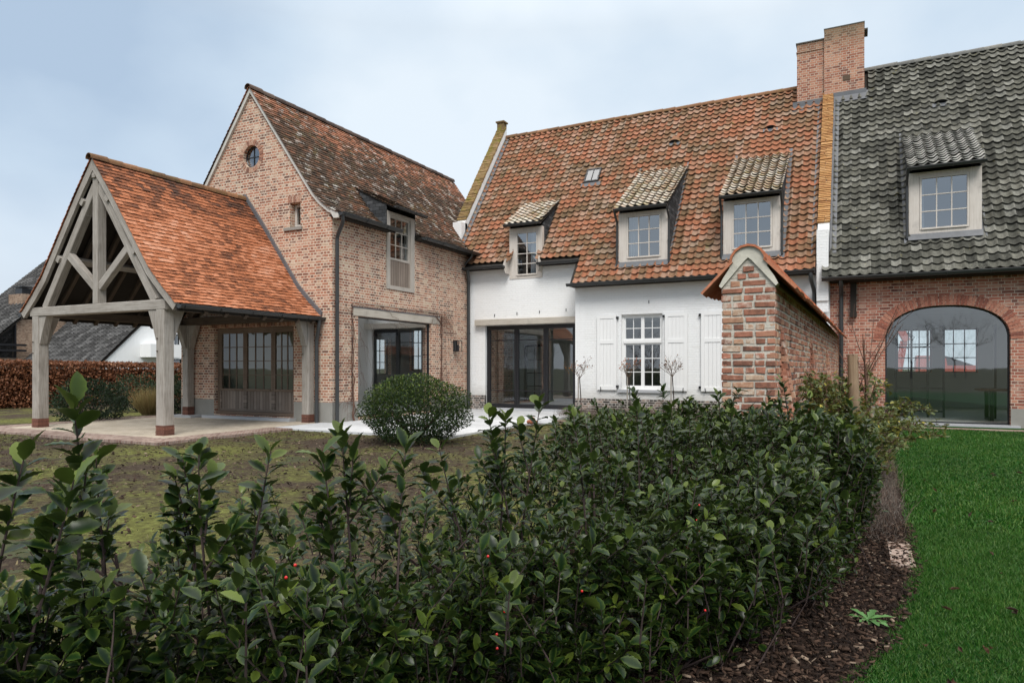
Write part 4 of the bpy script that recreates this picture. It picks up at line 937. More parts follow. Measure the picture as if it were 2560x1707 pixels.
def vent(par, zf, k, x, y, m):
    P = on_slope(y, zf, k, x); mb = MB(); n = 10; vs = []
    for i in range(n+1):
        a = math.pi*i/n; vs.append(P(-math.cos(a)*.17, 0, .02+math.sin(a)*.13))
    for i in range(n+1):
        a = math.pi*i/n; vs.append(P(-math.cos(a)*.10, .34, .02+math.sin(a)*.035))
    mb.add(vs, [(i, i+1, n+2+i, n+1+i) for i in range(n)], rnd=(random.random(), .2)); o = mb.build('roof_vent', m, par, smooth=True)
    mb = MB(); mb.add([P(-math.cos(math.pi*i/n)*.16, .03, .02+math.sin(math.pi*i/n)*.12) for i in range(n+1)], [tuple(range(n+1))]); mb.build('vent_mouth', M['black_steel'], o)
    mb = MB(); slab(mb, P, -.2, .2, -.14, 0, .035, .045); mb.build('lead_apron', M['lead'], o)
vent(farm, mz, 1.3528, -5.03, 21.25, M['tile_main']); vent(farm, mz, 1.3528, -2.24, 21.25, M['tile_main'])
# gable parapets with brick-on-edge copings
def parapet(x0, x1, y0, y1, lift, cm, cy0, k=1.3528):
    fr = Fr((x1, 0, 0), (0, 1, 0), (1, 0, 0)); mb = MB()
    mb.prism([(y0, mz(y0)-1.2), (y1, mz(y1)-1.4), (y1, mz(y1)+lift), (y0, mz(y0)+lift)], fr, -(x1-x0), 0)
    o = mb.build('parapet', M['white_brick'], farm)
    mb = MB(); coping_run(mb, x0, x1, (cy0, mz(cy0)+lift), (y1, mz(y1)+lift), .068, .055)
    mb.build('coping', M[cm], o); return o
lp = parapet(-11.72, -11.40, 19.35, 22.3, .40, 'tile_moss', 19.4)
parapet(-.86, -.60, 18.0, 22.0, .20, 'tile_yellow', 18.62)
mb = MB(); mb.box((-11.72, 19.1, 4.2), (-11.40, 19.48, 6.02)); mb.box((-.86, 17.96, 2.9), (-.60, 18.3, 4.6)); mb.each('kneeler', M['white_brick'], farm)
mb = MB(); mb.box((-11.70, 22.13, 9.6), (-11.44, 22.39, 10.20)); mb.box((-11.74, 22.09, 10.20), (-11.40, 22.43, 10.25)); mb.build('finial_pier', M['tile_moss'], lp)
for x, s in ((-11.375, 1), (-.865, -1)):
    mb = MB(); a, b = (x, 18.1, mz(18.1)+.075), (x, 22.2, mz(22.2)+.075); w = .13*s
    mb.add([a, (x+w, a[1], a[2]-.02), (x+w, b[1], b[2]-.02), b, (a[0], a[1], a[2]+.05), (b[0], b[1], b[2]+.05)], [(0, 1, 2, 3), (4, 0, 3, 5)]); mb.build('lead_flashing', M['lead'], farm)
# back and end walls so the rooms are closed
mb = MB(); fr = Fr((-11.38, 0, 0), (0, 1, 0), (-1, 0, 0)); mb.prism([(19.06, 0), (26.2, 0), (26.2, 4.2), (22.3, 9.5), (19.06, 5.15)], fr, -.3, 0)
frb = Fr((0, 26.2, 0), (1, 0, 0), (0, 1, 0)); mb.prism(rect(-11.38, -.6, 0, 4.2), frb, -.3, 0, [rect(-10.85, -10.0, .1, 2.2), rect(-9.5, -8.2, .8, 2.3), rect(-5.5, -4.4, .8, 2.4)]); mb.build('back_wall', M['white_brick'], farm)
# chimneys
mb = MB(); mb.box((-1.57, 21.80, 8.3), (-.842, 22.85, 10.78)); mb.box((-1.59, 21.78, 10.52), (-.84, 22.87, 10.55)); ch = mb.build('chimney', M['brick_chimney'], farm)
mb = MB(); mb.box((-1.60, 21.77, 10.78), (-.845, 22.88, 10.81)); mb.build('chimney_cap', M['ridge_grey'], ch)
mb = MB(); mb.box((-1.68, 21.74, 8.78), (-.86, 21.80, 9.08)); mb.add([(-1.75, 21.62, 8.77), (-.86, 21.62, 8.77), (-.86, 21.795, 9.0), (-1.75, 21.795, 9.0)], [(0, 1, 2, 3)]); mb.build('lead_flashing', M['lead'], ch)
mb = MB(); mb.box((-.84, 21.72, 8.3), (.19, 22.95, 11.02)); ch2 = mb.build('chimney', M['brick_chimney'], farm)
mb = MB(); mb.box((-.85, 21.71, 11.02), (.20, 22.96, 11.045)); mb.box((-.5, 21.9, 11.045), (-.1, 22.7, 11.11)); mb.box((.17, 21.9, 10.88), (.28, 22.4, 10.92)); mb.box((-.93, 21.9, 10.84), (-.845, 22.4, 10.87)); mb.build('chimney_cap', M['ridge_grey'], ch2)
mb = MB(); mb.box((-.35, 21.70, 9.47), (-.17, 21.724, 9.61)); mb.build('vent_grille', M['twig'], ch2)
mb = MB(); mb.box((-.6, 21.66, 8.85), (.24, 21.72, 9.14)); mb.add([(-.6, 21.5, 8.80), (.28, 21.5, 8.80), (.28, 21.715, 9.1), (-.6, 21.715, 9.1)], [(0, 1, 2, 3)]); mb.build('lead_flashing', M['lead'], ch2)
# hall behind the black doors
mb = MB(); mb.box((-11.3, 19.05, .02), (-7.0, 25.9, .1)); mb.build('interior_floor', M['int_floor'], farm)
mb = MB(); mb.box((-11.3, 19.06, 2.65), (-.7, 25.9, 2.75)); mb.build('ceiling', M['plaster'], farm)
mb = MB(); mb.box((-11.36, 19.06, .1), (-11.12, 22.4, 2.65)); mb.build('inner_brick_wall', M['brick_wing'], farm)
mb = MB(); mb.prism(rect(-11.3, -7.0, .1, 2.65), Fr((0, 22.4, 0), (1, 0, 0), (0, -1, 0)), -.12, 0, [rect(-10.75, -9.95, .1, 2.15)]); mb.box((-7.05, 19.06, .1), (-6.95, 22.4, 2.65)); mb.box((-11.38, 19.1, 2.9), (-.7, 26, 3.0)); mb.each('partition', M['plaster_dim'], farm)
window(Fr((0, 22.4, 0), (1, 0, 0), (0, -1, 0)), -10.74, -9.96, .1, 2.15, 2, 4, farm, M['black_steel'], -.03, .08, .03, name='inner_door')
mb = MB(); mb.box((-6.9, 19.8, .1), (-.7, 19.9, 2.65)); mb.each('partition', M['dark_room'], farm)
for a, b, c, d in ((-10.85, -10.0, .1, 2.2), (-9.5, -8.2, .8, 2.3), (-5.5, -4.4, .8, 2.4)): window(frb, a, b, c, d, 2, 3, farm, M['white_paint'], -.08, .05, .025)

# ================================================================ the brick barn
barn = thing('brick_barn', 'red brick barn with dark grey pantiles, one dormer and a wide arched glass opening', 'barn', (1.8, 18.2, 0))
def bz(y): return 9.85-1.4289*(22.3-y)
AX0, AX1, AS, AT = .59, 2.985, 1.93, 2.715
ac, aa, ab = (AX0+AX1)/2, (AX1-AX0)/2, AT-AS
def arch(r=0, n=40):
    ps = []
    for k in range(n+1):
        t = math.pi*k/n; c, s = math.cos(t), math.sin(t); e = 2/2.35
        ps.append((ac-math.copysign(abs(c)**e, c)*(aa+r), AS+abs(s)**e*(ab+r)))
    return ps
mb = MB(); mb.prism(rect(-.572, 7.5, 0, 3.93), FR, -.35, .0, [[(AX0, .05)]+arch()+[(AX1, .05)]])
mb.prism(rect(-.572, 7.5, 0, 3.9), frb, -.35, 0, [rect(1.19, 2.15, 1.16, 2.55), rect(2.44, 3.4, 1.16, 2.55), rect(4.2, 6.2, .9, 2.55)])
mb.prism([(18.21, 0), (26.19, 0), (26.19, 3.9), (22.3, 9.6), (18.21, 3.9)], Fr((7.5, 0, 0), (0, 1, 0), (1, 0, 0)), -.3, -.001, [rect(19.2, 25.0, .1, 2.8)])  # wide unseen opening in the end wall, added to light the interior
mb.prism([(18.56, 0), (25.8, 0), (25.8, 3.9), (22.3, 9.3), (18.56, 3.9)], Fr((-.3, 0, 0), (0, 1, 0), (1, 0, 0)), -.2, 0)
mb.build('wall', M['brick_barn'], barn)
mb = MB(); voussoirs(mb, FR, arch()[::-1][::-1], .235, .068, -.05, .008); mb.build('brick_arch', M['brick_single_barn'], barn)
mb = MB(); mb.fbox(FR, (-.57, AX0-.004), (0, .42), (-.05, .006)); mb.fbox(FR, (AX1+.004, 7.5), (0, .42), (-.05, .006)); mb.each('plinth', M['concrete'], barn)
mb = MB(); mb.fbox(FR, (.36, 3.14), (-.02, .055), (-.3, .14)); mb.build('stone_sill', M['bluestone'], barn)
mb = MB(); pts = [FR.p(u, v, -.14) for u, v in [(AX0+.015, .06)]+arch(-.015)+[(AX1-.015, .06)]]
mb.tube(pts, .022, 6); mb.fbox(FR, (AX0, AX1), (.055, .085), (-.17, -.11)); fr_ = mb.build('arched_window', M['black_steel'], barn)
mb = MB(); mb.add([FR.p(u, v, -.14) for u, v in [(AX0, .06)]+arch()+[(AX1, .06)]], [tuple(range(43))]); mb.build('pane', M['glass'], fr_)
BO = (-.74, 17.80, 0); bprof = [(0, 3.42), (4.5, 9.85)]
mb = MB()
def bmask(u, h, z):
    x = BO[0]+u; y = 17.8+h
    if 1.08+.06 < x < 2.50-.06 and 18.34 < y < 20.35: return False
    if x < .22 and y > 21.62: return False
    if x < -.6 and z > 4.0: return False
    return True
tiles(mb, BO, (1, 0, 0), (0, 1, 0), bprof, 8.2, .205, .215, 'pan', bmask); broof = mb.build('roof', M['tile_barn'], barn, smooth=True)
mb = MB(); deck(mb, (-.6, 17.82, 0), (1, 0, 0), (0, 1, 0), bprof, 8.05, .02, .06); deck(mb, (-.6, 26.8, 0), (1, 0, 0), (0, -1, 0), bprof, 8.05, 0, .08); mb.build('roof_deck', M['fascia'], barn)
mb = MB(); ridge_caps(mb, (.2, 22.3, 9.88), (7.5, 22.3, 9.88), .1, .4); mb.build('roof_ridge', M['ridge_grey'], broof)
mb = MB(); a, b = (-.59, 18.2, bz(18.2)+.075), (-.59, 21.7, bz(21.7)+.075)
mb.add([a, (-.44, a[1], a[2]-.01), (-.44, b[1], b[2]-.01), b, (a[0], a[1], a[2]+.1), (b[0], b[1], b[2]+.1)], [(0, 1, 2, 3), (4, 0, 3, 5)]); mb.build('lead_flashing', M['lead'], barn)
gutter('gutter', (-.74, 17.74, 3.41), (7.4, 17.74, 3.41), barn, .075)
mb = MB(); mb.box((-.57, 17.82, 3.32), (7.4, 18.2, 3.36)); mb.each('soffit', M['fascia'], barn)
mb = MB(); mb.fbox(FR, (-.14, -.01), (2.50, 3.33), (0, .10)); mb.fbox(FR, (-.15, 0), (2.5, 2.62), (.1, .13)); mb.build('timber_bracket', M['fascia'], barn)
downpipe([(-.33, 17.76, 3.36), (-.33, 17.80, 3.24), (-.33, 18.12, 3.04), (-.33, 18.12, .05)], barn, .045, collars=(.27, .6))
dormer(barn, 1.08, 2.49, 4.39, 5.80, 18.4, 20.45, 7.21, 1.335, 2.215, 4.515, 5.65, 3, 3, 'tile_barn_dormer', bz, True, [(1.2, 1.4)])
vent(barn, bz, 1.4289, 1.97, 21.15, M['tile_barn'])
mb = MB(); mb.box((-.3, 18.55, .0), (7.2, 25.85, .045)); mb.build('interior_floor', M['int_floor'], barn)
mb = MB(); mb.box((-.3, 18.55, 3.0), (7.2, 25.85, 3.1)); mb.build('ceiling', M['plaster_dim'], barn)
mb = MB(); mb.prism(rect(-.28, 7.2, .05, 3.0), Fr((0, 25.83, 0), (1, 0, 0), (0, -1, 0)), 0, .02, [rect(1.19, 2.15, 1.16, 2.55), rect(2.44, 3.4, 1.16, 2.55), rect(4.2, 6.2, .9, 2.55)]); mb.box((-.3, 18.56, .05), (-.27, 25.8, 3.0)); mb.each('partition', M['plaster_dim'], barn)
for a, b, c, d in ((1.19, 2.15, 1.16, 2.55), (2.44, 3.4, 1.16, 2.55), (4.2, 6.2, .9, 2.55)): window(frb, a, b, c, d, 3, 3, barn, M['black_steel'], -.1, .03, .03)
mb = MB()
for x in (.91, 1.26, 1.62, 1.97, 3.05, 3.4): mb.box((x-.024, 20.48, .05), (x+.024, 20.52, 2.38))
for z in (.2, .78, 1.3, 1.84, 2.37): mb.box((.9, 20.485, z-.02), (1.98, 20.515, z+.02))
mb.build('steel_partition', M['black_steel'], barn)
# table inside the barn
tb = thing('dining_table', 'brown topped table on black steel legs inside the arched glass opening', 'table', (3.15, 20.0, .05))
mb = MB(); mb.box((2.62, 19.55, .76), (4.6, 20.5, .81)); mb.build('table_top', M['table_wood'], tb)
for x in (2.85, 4.3):
    mb = MB()
    for y in (19.65, 20.35): mb.box((x-.04, y-.04, .05), (x+.04, y+.04, .76))
    mb.box((x-.04, 19.69, .05), (x+.04, 20.31, .11)); mb.build('leg', M['black_steel'], tb)
# ================================================================ ground
def sheet(name, poly, z, m, kind='structure', label=None, sub=0):
    mb = MB(); mb.add([(x, y, z) for x, y in poly], [tuple(range(len(poly)))]); o = mb.build(name, m)
    return tag(o, kind=kind, label=label)
def soil_mat():
    g = G('garden soil with moss', 0.95, 0.1); o = g.obj()
    n1 = g.noise(o, .45, 4, .6); n2 = g.noise(o, 2.2, 5, .7); n3 = g.noise(g.scale(o, (1, 1, 1)), 14, 5, .75); n4 = g.noise(o, 60, 3, .7)
    c = g.ramp(g.math('ADD', g.math('MULTIPLY', n3, .6), g.math('MULTIPLY', n4, .4)), [(.3, (.026, .019, .014)), (.5, (.062, .046, .034)), (.68, (.12, .095, .072)), (.8, (.22, .19, .15))])
    mk = g.step(g.math('ADD', g.math('MULTIPLY', n1, .75), g.math('ADD', g.math('MULTIPLY', n2, .3), g.math('MULTIPLY', n3, .25))), .60, .76)
    c = g.mix(g.math('MULTIPLY', mk, .72), c, g.ramp(n3, [(.3, (.065, .062, .02)), (.55, (.17, .185, .045)), (.75, (.29, .34, .09))]))
    g.color(c); g.bump(g.math('ADD', n3, g.math('MULTIPLY', n4, .6)), .9, .04); return g.m
def field_mat():
    g = G('field', 0.95, 0.1); o = g.obj(); n = g.noise(o, .08, 4, .6); n2 = g.noise(o, 3, 5, .7)
    g.color(g.ramp(g.math('ADD', g.math('MULTIPLY', n, .6), g.math('MULTIPLY', n2, .4)), [(.35, (.05, .045, .03)), (.6, (.06, .066, .034))])); g.bump(n2, .5, .05); return g.m
def lawn_mat():
    g = G('lawn soil and thatch', 0.9, 0.1); o = g.obj(); n = g.noise(o, 1.2, 4, .6); n2 = g.noise(o, 45, 4, .7)
    c = g.ramp(g.math('ADD', g.math('MULTIPLY', n, .4), g.math('MULTIPLY', n2, .6)), [(.3, (.006, .028, .004)), (.65, (.016, .085, .010))]); g.color(c); g.bump(n2, .8, .03); return g.m
def mulch_mat():
    g = G('mulch ground', 0.95, 0.1); o = g.obj(); n = g.noise(o, 30, 5, .75)
    g.color(g.ramp(n, [(.3, (.012, .008, .007)), (.6, (.04, .026, .02)), (.8, (.09, .06, .045))])); g.bump(n, 1, .03); return g.m
def paver_mat(name, a, b, mort, bw, bh, rot=0, bias=0.0):
    g = G(name, .85, .2); o = g.n('Mapping', Vector=g.obj(), Rotation=(0, 0, rot)).outputs[0]
    br = g.n('TexBrick', dict(offset=.5), Vector=o, Color1=a, Color2=b, Mortar=mort, Scale=1.0, Mortar_Size=.004, Mortar_Smooth=.3, Bias=bias, Brick_Width=bw, Row_Height=bh)
    n = g.noise(o, 1.4, 5, .65); f = g.noise(o, 50, 3)
    c = g.mix(.55, br.outputs[0], g.ramp(n, [(.3, (.6, .6, .6)), (.7, (1.2, 1.2, 1.2))]), 'MULTIPLY'); c = g.mix(.35, c, g.ramp(f, [(.3, (.6, .6, .6)), (.7, (1.3, 1.3, 1.3))]), 'MULTIPLY')
    g.color(c); g.bump(g.math('ADD', g.math('SUBTRACT', 1, br.outputs[1]), g.math('MULTIPLY', f, .3)), .4, .006); return g.m
B = 900
sheet('ground', [(-B, -B), (B, -B), (B, B), (-B, B)], -.03, field_mat())
# the planted soil between terrace and hedge, gently uneven
LB = [(-.9, 0.4), (-.55, 1.4), (-.28, 2.3), (-.05, 3.05), (.13, 3.59), (.25, 4.4), (.345, 5.06), (.36, 5.7), (.38, 6.36), (.45, 8.5), (.5, 11.5), (.56, 14), (.6, 17.2)]   # lawn edge
nx, ny = 130, 110; X0, X1, Y0, Y1 = -26, .9, -3, 17.9
gx_ = np.linspace(X0, X1, nx); gy_ = np.linspace(Y0, Y1, ny); XX, YY = np.meshgrid(gx_, gy_)
ZZ = -.006+.012*np.sin(XX*1.7+YY*.6)*np.cos(YY*1.3-XX*.4)+RNG.normal(0, .004, XX.shape)-.012
V = np.stack([XX.ravel(), YY.ravel(), ZZ.ravel()], 1); idx = np.arange(nx*ny).reshape(ny, nx)
F = np.stack([idx[:-1, :-1].ravel(), idx[:-1, 1:].ravel(), idx[1:, 1:].ravel(), idx[1:, :-1].ravel()], 1)
tag(np_mesh('soil', V, F, soil_mat(), smooth=True), kind='structure')
lawn = sheet('lawn', [(x, y) for x, y in LB]+[(.6, 18.0), (14, 18.0), (14, -6), (-1.2, -6)], .012, lawn_mat())
sheet('mulch_bed', [(x, y) for x, y in LB[:10]]+[(-.8, 8.5), (-.9, 6.2), (-1.6, 5), (-2.2, 3), (-2.6, 1), (-2.0, .2)], .016, mulch_mat())
mb = MB(); mb.add([(-16.3, 8.3, .03), (-11.2, 8.3, .03), (-11.2, 12.41, .03), (-16.3, 12.41, .03)], [(0, 1, 2, 3)]); tag(mb.build('porch_paving', paver_mat('beige clay pavers', (.44, .375, .29), (.52, .455, .365), (.32, .27, .21), .2, .1)), kind='structure')
mb = MB()
for a, b in (((-16.85, 7.72), (-10.62, 8.3)), ((-11.2, 8.3), (-10.62, 10.88)), ((-16.85, 8.3), (-16.3, 13.2))): mb.box((a[0], a[1], -.05), (b[0], b[1], .034))
tag(mb.build('brick_border', paver_mat('red brown paving brick', (.20, .125, .10), (.36, .27, .225), (.34, .30, .26), .21, .055, R(45))), kind='structure')
mb = MB(); mb.box((-11.2, 10.88, -.06), (-6.78, 18.7, .028)); tag(mb.build('terrace', paver_mat('bluestone slabs', (.52, .53, .54), (.58, .59, .60), (.3, .3, .3), 1.2, .8)), kind='structure')
mb = MB(); mb.box((.2, 5.1, 0), (.34, 5.75, .03)); mb.box((.56, 17.0, 0), (7.4, 17.22, .035)); mb.box((-6.78, 15.45, 0), (-1.5, 15.53, .03)); tag(mb.build('brick_edging', paver_mat('edging brick', (.24, .15, .115), (.40, .31, .26), (.38, .34, .30), .21, .07)), kind='structure')

# ================================================================ the garden wall with its pier
gw = thing('garden_wall', 'rough brick garden wall ending in a capped pier with terracotta coping beside the hedge', 'wall', (-.875, 6.5, 0), None, -R(1.33), True)
GF = Fr((0, 0, 0), (1, 0, 0), (0, -1, 0)); GR = Fr((.235, 0, 0), (0, 1, 0), (1, 0, 0)); GL = Fr((-.235, 0, 0), (0, 1, 0), (-1, 0, 0))
mb = MB(); HW = .235; LW = 11.3
def flare(z): return max(0, (1.15-z))**1.5*.16
K = HW-.009; mb.prism([(-K-flare(0), 0), (K, 0), (K, 2.05), (0, 2.35), (-K, 2.05), (-K, 1.15), (-K-flare(.6), .6)], GF, -LW, -.009)
mb.build('mortar_core', M['brick_core'], gw)
mb = MB(); bh = .0655
bricks_box(mb, -HW, HW, 0, 2.031, GF, .19, bh, .018, -.05, .0, lambda z: (-HW-flare(z), HW))
for k, (z, l) in enumerate(((2.031, .16), (2.096, .105), (2.161, .055))): bricks_box(mb, -l, l, z, z+bh, GF, .2, bh, .02, -.05, .0)
bricks_box(mb, .0, LW, 0, 2.031, GR, .20, bh, .016, -.05, .0); bricks_box(mb, .0, 2.0, 0, 2.031, GL, .215, bh, .016, -.05, .0)
mb.build('brickwork', M['brick_single'], gw)
mb = MB()    # raking buttress on the lawn side
for y0, y1 in ((.38, .62), (3.6, 3.84), (6.9, 7.14)):
    f1 = Fr((0, y0, 0), (1, 0, 0), (0, -1, 0))
    bricks_box(mb, .235, .3, 0, 1.70, f1, .2, bh, .017, -.22, .0, lambda z: (.235, .235+max(0, 1.70-z)**1.25*.155))
    n = 25
    for r in range(n):
        z0, z1 = r*.068, r*.068+.053; a = .235+max(0, 1.70-z0)**1.25*.155; b = .235+max(0, 1.70-z1)**1.25*.155; k = random.gauss(0, .004)
        m = y0+(y1-y0)*(.5 if r % 2 else random.choice((.35, 1.0)))
        for c, d in ((y0+.003, m-.006), (m+.006, y1)):
            if d-c < .03: continue
            e = random.gauss(0, .004)
            mb.add([(a+e+k, c, z0), (a+e, d, z0), (b+e, d, z1), (b+e+k, c, z1), (.2, c, z0), (.2, d, z0), (.2, d, z1), (.2, c, z1)], [(0, 1, 2, 3), (1, 5, 6, 2), (3, 2, 6, 7), (4, 0, 3, 7), (0, 4, 5, 1)], rnd=(random.random(), random.random()))
mb.build('buttress', M['brick_single'], gw)
mb = MB()    # lime mortar gable of the pier top and rounded crown
mb.prism([(-.255, 2.05), (-.235, 2.03), (-.03, 2.27), (0, 2.295), (.03, 2.27), (.235, 2.03), (.255, 2.05), (.22, 2.12), (.16, 2.21), (.175, 2.24), (.12, 2.345), (.06, 2.385), (0, 2.40), (-.06, 2.385), (-.12, 2.345), (-.175, 2.24), (-.16, 2.21), (-.22, 2.12)], GF, -.10, .014)
o = mb.build('lime_gable', M['lime'], gw)
mb = MB(); k = 0
n = 62
for i in range(n):      # coping tiles laid along the wall, both sides, with a round ridge
    y0 = -.035+i*(LW+.03)/n; y1 = y0+(LW+.03)/n-.006+.012
    for s in (1, -1):
        j = random.gauss(0, .005); d = random.gauss(0, .004)
        a = (s*(.13), 2.255+j); b = (s*(.40+d), 1.975+j+random.gauss(0, .004)); th = .022; nn = (s*.70*th, .72*th)
        vs = []
        for y, up in ((y0, .010), (y1, -.004)):
            vs += [(a[0], y, a[1]+up), (b[0], y, b[1]+up), (b[0]+nn[0], y, b[1]+nn[1]+up), (a[0]+nn[0], y, a[1]+nn[1]+up)]
        mb.add(vs, [(0, 1, 2, 3), (7, 6, 5, 4), (0, 4, 5, 1), (1, 5, 6, 2), (2, 6, 7, 3)], rnd=(random.random(), random.random()))
    rr = .165; vs = []
    for y, up in ((y0, .006), (y1, -.004)):
        for r_ in (rr, rr-.02):
            for q in range(9): an = math.pi*q/8; vs.append((math.cos(an)*r_, y, 2.245+math.sin(an)*r_+up))
    mb.add(vs, [(q, 18+q, 19+q, q+1) for q in range(8)]+[(q, q+1, 10+q, 9+q) for q in range(8)]+[(9+q, 10+q, 28+q, 27+q) for q in range(8)], rnd=(random.random()*.5, random.random()))
mb.build('coping', M['tile_new'], gw)

# ================================================================ plants
def rot_to(d): return Vector(d).to_track_quat('Z', 'Y').to_matrix()
def stems_mesh(name, lines, m, parent=None, n=5, loc=None):
    mb = MB()
    for pts, r in lines: mb.tube(pts, r, n, False)
    return mb.build(name, m, parent, loc)
# --- holly hedge
near = [(-1.95, .35), (-1.62, 1.0), (-1.34, 1.85), (-.52, 2.85), (-.28, 3.64), (-.09, 4.5), (.0, 5.1), (-.08, 5.7), (-.35, 6.15)]
far = [(-3.0, .6), (-2.65, 1.5), (-2.35, 2.4), (-2.15, 3.2), (-2.05, 4.0), (-2.05, 4.8), (-2.1, 5.5), (-2.1, 6.0), (-2.0, 6.35)]
def lerp_path(P, t):
    x = t*(len(P)-1); i = min(int(x), len(P)-2); f = x-i; return (P[i][0]+(P[i+1][0]-P[i][0])*f, P[i][1]+(P[i+1][1]-P[i][1])*f)
hedge = thing('holly_hedge', 'long dark green holly hedge with glossy leaves and a few red berries across the foreground', 'hedge', (-1.2, 3.0, 0))
rows = []   # pos, dir, size, roll, tip
stems = []
def shoot(base, d, L, n, ls, tipq=0.5, spread=1.0):
    """one upright holly shoot: a stem with leaves in a loose spiral, a whorl at the tip"""
    base = np.array(base, float); d = np.array(d, float); d /= np.linalg.norm(d)
    bend = np.array([random.gauss(0, .12), random.gauss(0, .12), .15]); pts = []
    for k in range(5):
        t = k/4; pts.append(base+d*L*t+bend*L*t*t*.35)
    tp = pts[-1]; stems.append(([tuple(p) for p in pts], [k_*ls/.055 for k_ in (.0034, .003, .0026, .0021, .0015)]))
    az = random.random()*6.28; yg = random.random()
    for k in range(n):
        t = .12+.88*(k/(n-1))**.9; x = t*4; i = min(3, int(x)); p = pts[i]+(pts[i+1]-pts[i])*(x-i); ax = pts[i+1]-pts[i]; ax /= np.linalg.norm(ax)
        az += 2.4+random.gauss(0, .35)
        u = np.cross(ax, [.3, .2, .9]); u /= np.linalg.norm(u); v = np.cross(ax, u); o = u*math.cos(az)+v*math.sin(az)
        el_ = (random.uniform(.35, .95) if t < .75 else random.uniform(.55, 1.25)) + random.gauss(0, .14)
        if t < .85: el_ *= (.5+.5*spread)
        ld = o*math.cos(el_)+ax*math.sin(el_); s = ls*random.uniform(.65, 1.15)*(.8+.35*t)
        tipv = 0
        if t > .93 and yg < tipq: tipv = random.uniform(.35, 1.0)
        elif random.random() < .05: tipv = random.uniform(.2, .7)
        rows.append((p+o*.004, ld+np.array([random.gauss(0, .14), random.gauss(0, .14), random.gauss(-.05, .14)]), s, random.gauss(0, .4), tipv*.8))
def hedge_top(x, y, t): return .93-.05*math.exp(-((t-.5)/.16)**2)+.05*math.sin(x*4+y*2)+.04*math.sin(x*9-y*7)-.23*max(0, min(1, (.62-t)/.25))
def in_hedge(t, a):
    n_, f_ = lerp_path(near, t), lerp_path(far, t); o = np.array([n_[0]-f_[0], n_[1]-f_[1], 0]); w = np.linalg.norm(o)
    return n_[0]+(f_[0]-n_[0])*a, n_[1]+(f_[1]-n_[1])*a, o/w, w
for k in range(3900):
    t = random.random(); kind = random.random()
    if kind < .52:      # bushy near face, from the ground up
        a = abs(random.gauss(0, .09)); x, y, o, w = in_hedge(t, a); top = hedge_top(x, y, t); z = top*random.random()**.8; z = max(z, .07)
        bulge = .06*math.sin(t*23+z*5)+random.gauss(0, .05)+.12*(z/top > .35)-.05; x += o[0]*bulge; y += o[1]*bulge
        d = o*random.uniform(.1, .9)+np.array([random.gauss(0, .36), random.gauss(0, .36), random.uniform(.7, 1.3)])
    elif kind < .60:    # far face
        a = 1-abs(random.gauss(0, .08)); x, y, o, w = in_hedge(t, a); top = hedge_top(x, y, t); z = top*random.uniform(.3, 1)
        d = -o*random.uniform(.2, 1.2)+np.array([random.gauss(0, .4), random.gauss(0, .4), 1.0])
    else:               # uneven crown
        a = random.random(); x, y, o, w = in_hedge(t, a); top = hedge_top(x, y, t)
        if t < .45 and random.random() < (.70 if a > .25 else .3): continue      # thinner where the soil shows through
        z = top-abs(random.gauss(0, .13))+(random.random() < .12)*random.uniform(.03, .13)
        d = o*(.5-a)*.8+np.array([random.gauss(0, .34), random.gauss(0, .34), 1.0])
    if math.hypot(x, y) < .98 or (a > .3 and t < .3 and z < .5): continue
    d = d/np.linalg.norm(d); L = random.uniform(.10, .27); ls = random.uniform(.036, .062)
    b = np.array([x, y, z])-d*L; b[2] = max(b[2], .02)
    shoot(b, d, L, max(8, int(L*random.uniform(62, 85))), ls, .28)
    if random.random() < .14: stems.append(([tuple(b), (b[0]-d[0]*.06+random.gauss(0, .03), b[1]-d[1]*.06+random.gauss(0, .03), max(.01, b[2]-.14)), (b[0]-o[0]*.12+random.gauss(0, .05), b[1]-o[1]*.12+random.gauss(0, .05), max(0, b[2]-.34))], [.0035, .0045, .006]))
for k in range(15000):  # older inner leaves
    t = random.random(); a = random.betavariate(1.2, 2.2); x, y, o, w = in_hedge(t, a)
    if math.hypot(x, y) < 1.0 or (t < .38 and a > .35 and random.random() < .75): continue
    z = hedge_top(x, y, t)*random.uniform(.06, .93); dd = np.array([random.gauss(0, 1), random.gauss(0, 1), random.gauss(.2, .6)])+o*.5
    rows.append((np.array([x, y, z]), dd/np.linalg.norm(dd), random.uniform(.04, .06), random.gauss(0, .8), 0))
for k in range(90):     # woody main stems
    t = random.random(); a = random.uniform(.15, .8); x, y, o, w = in_hedge(t, a); h = hedge_top(x, y, t)*random.uniform(.6, .9)
    stems.append(([(x, y, 0), (x+random.gauss(0, .05), y+random.gauss(0, .05), h*.5), (x+random.gauss(0, .12), y+random.gauss(0, .12), h)], [.012, .009, .005]))
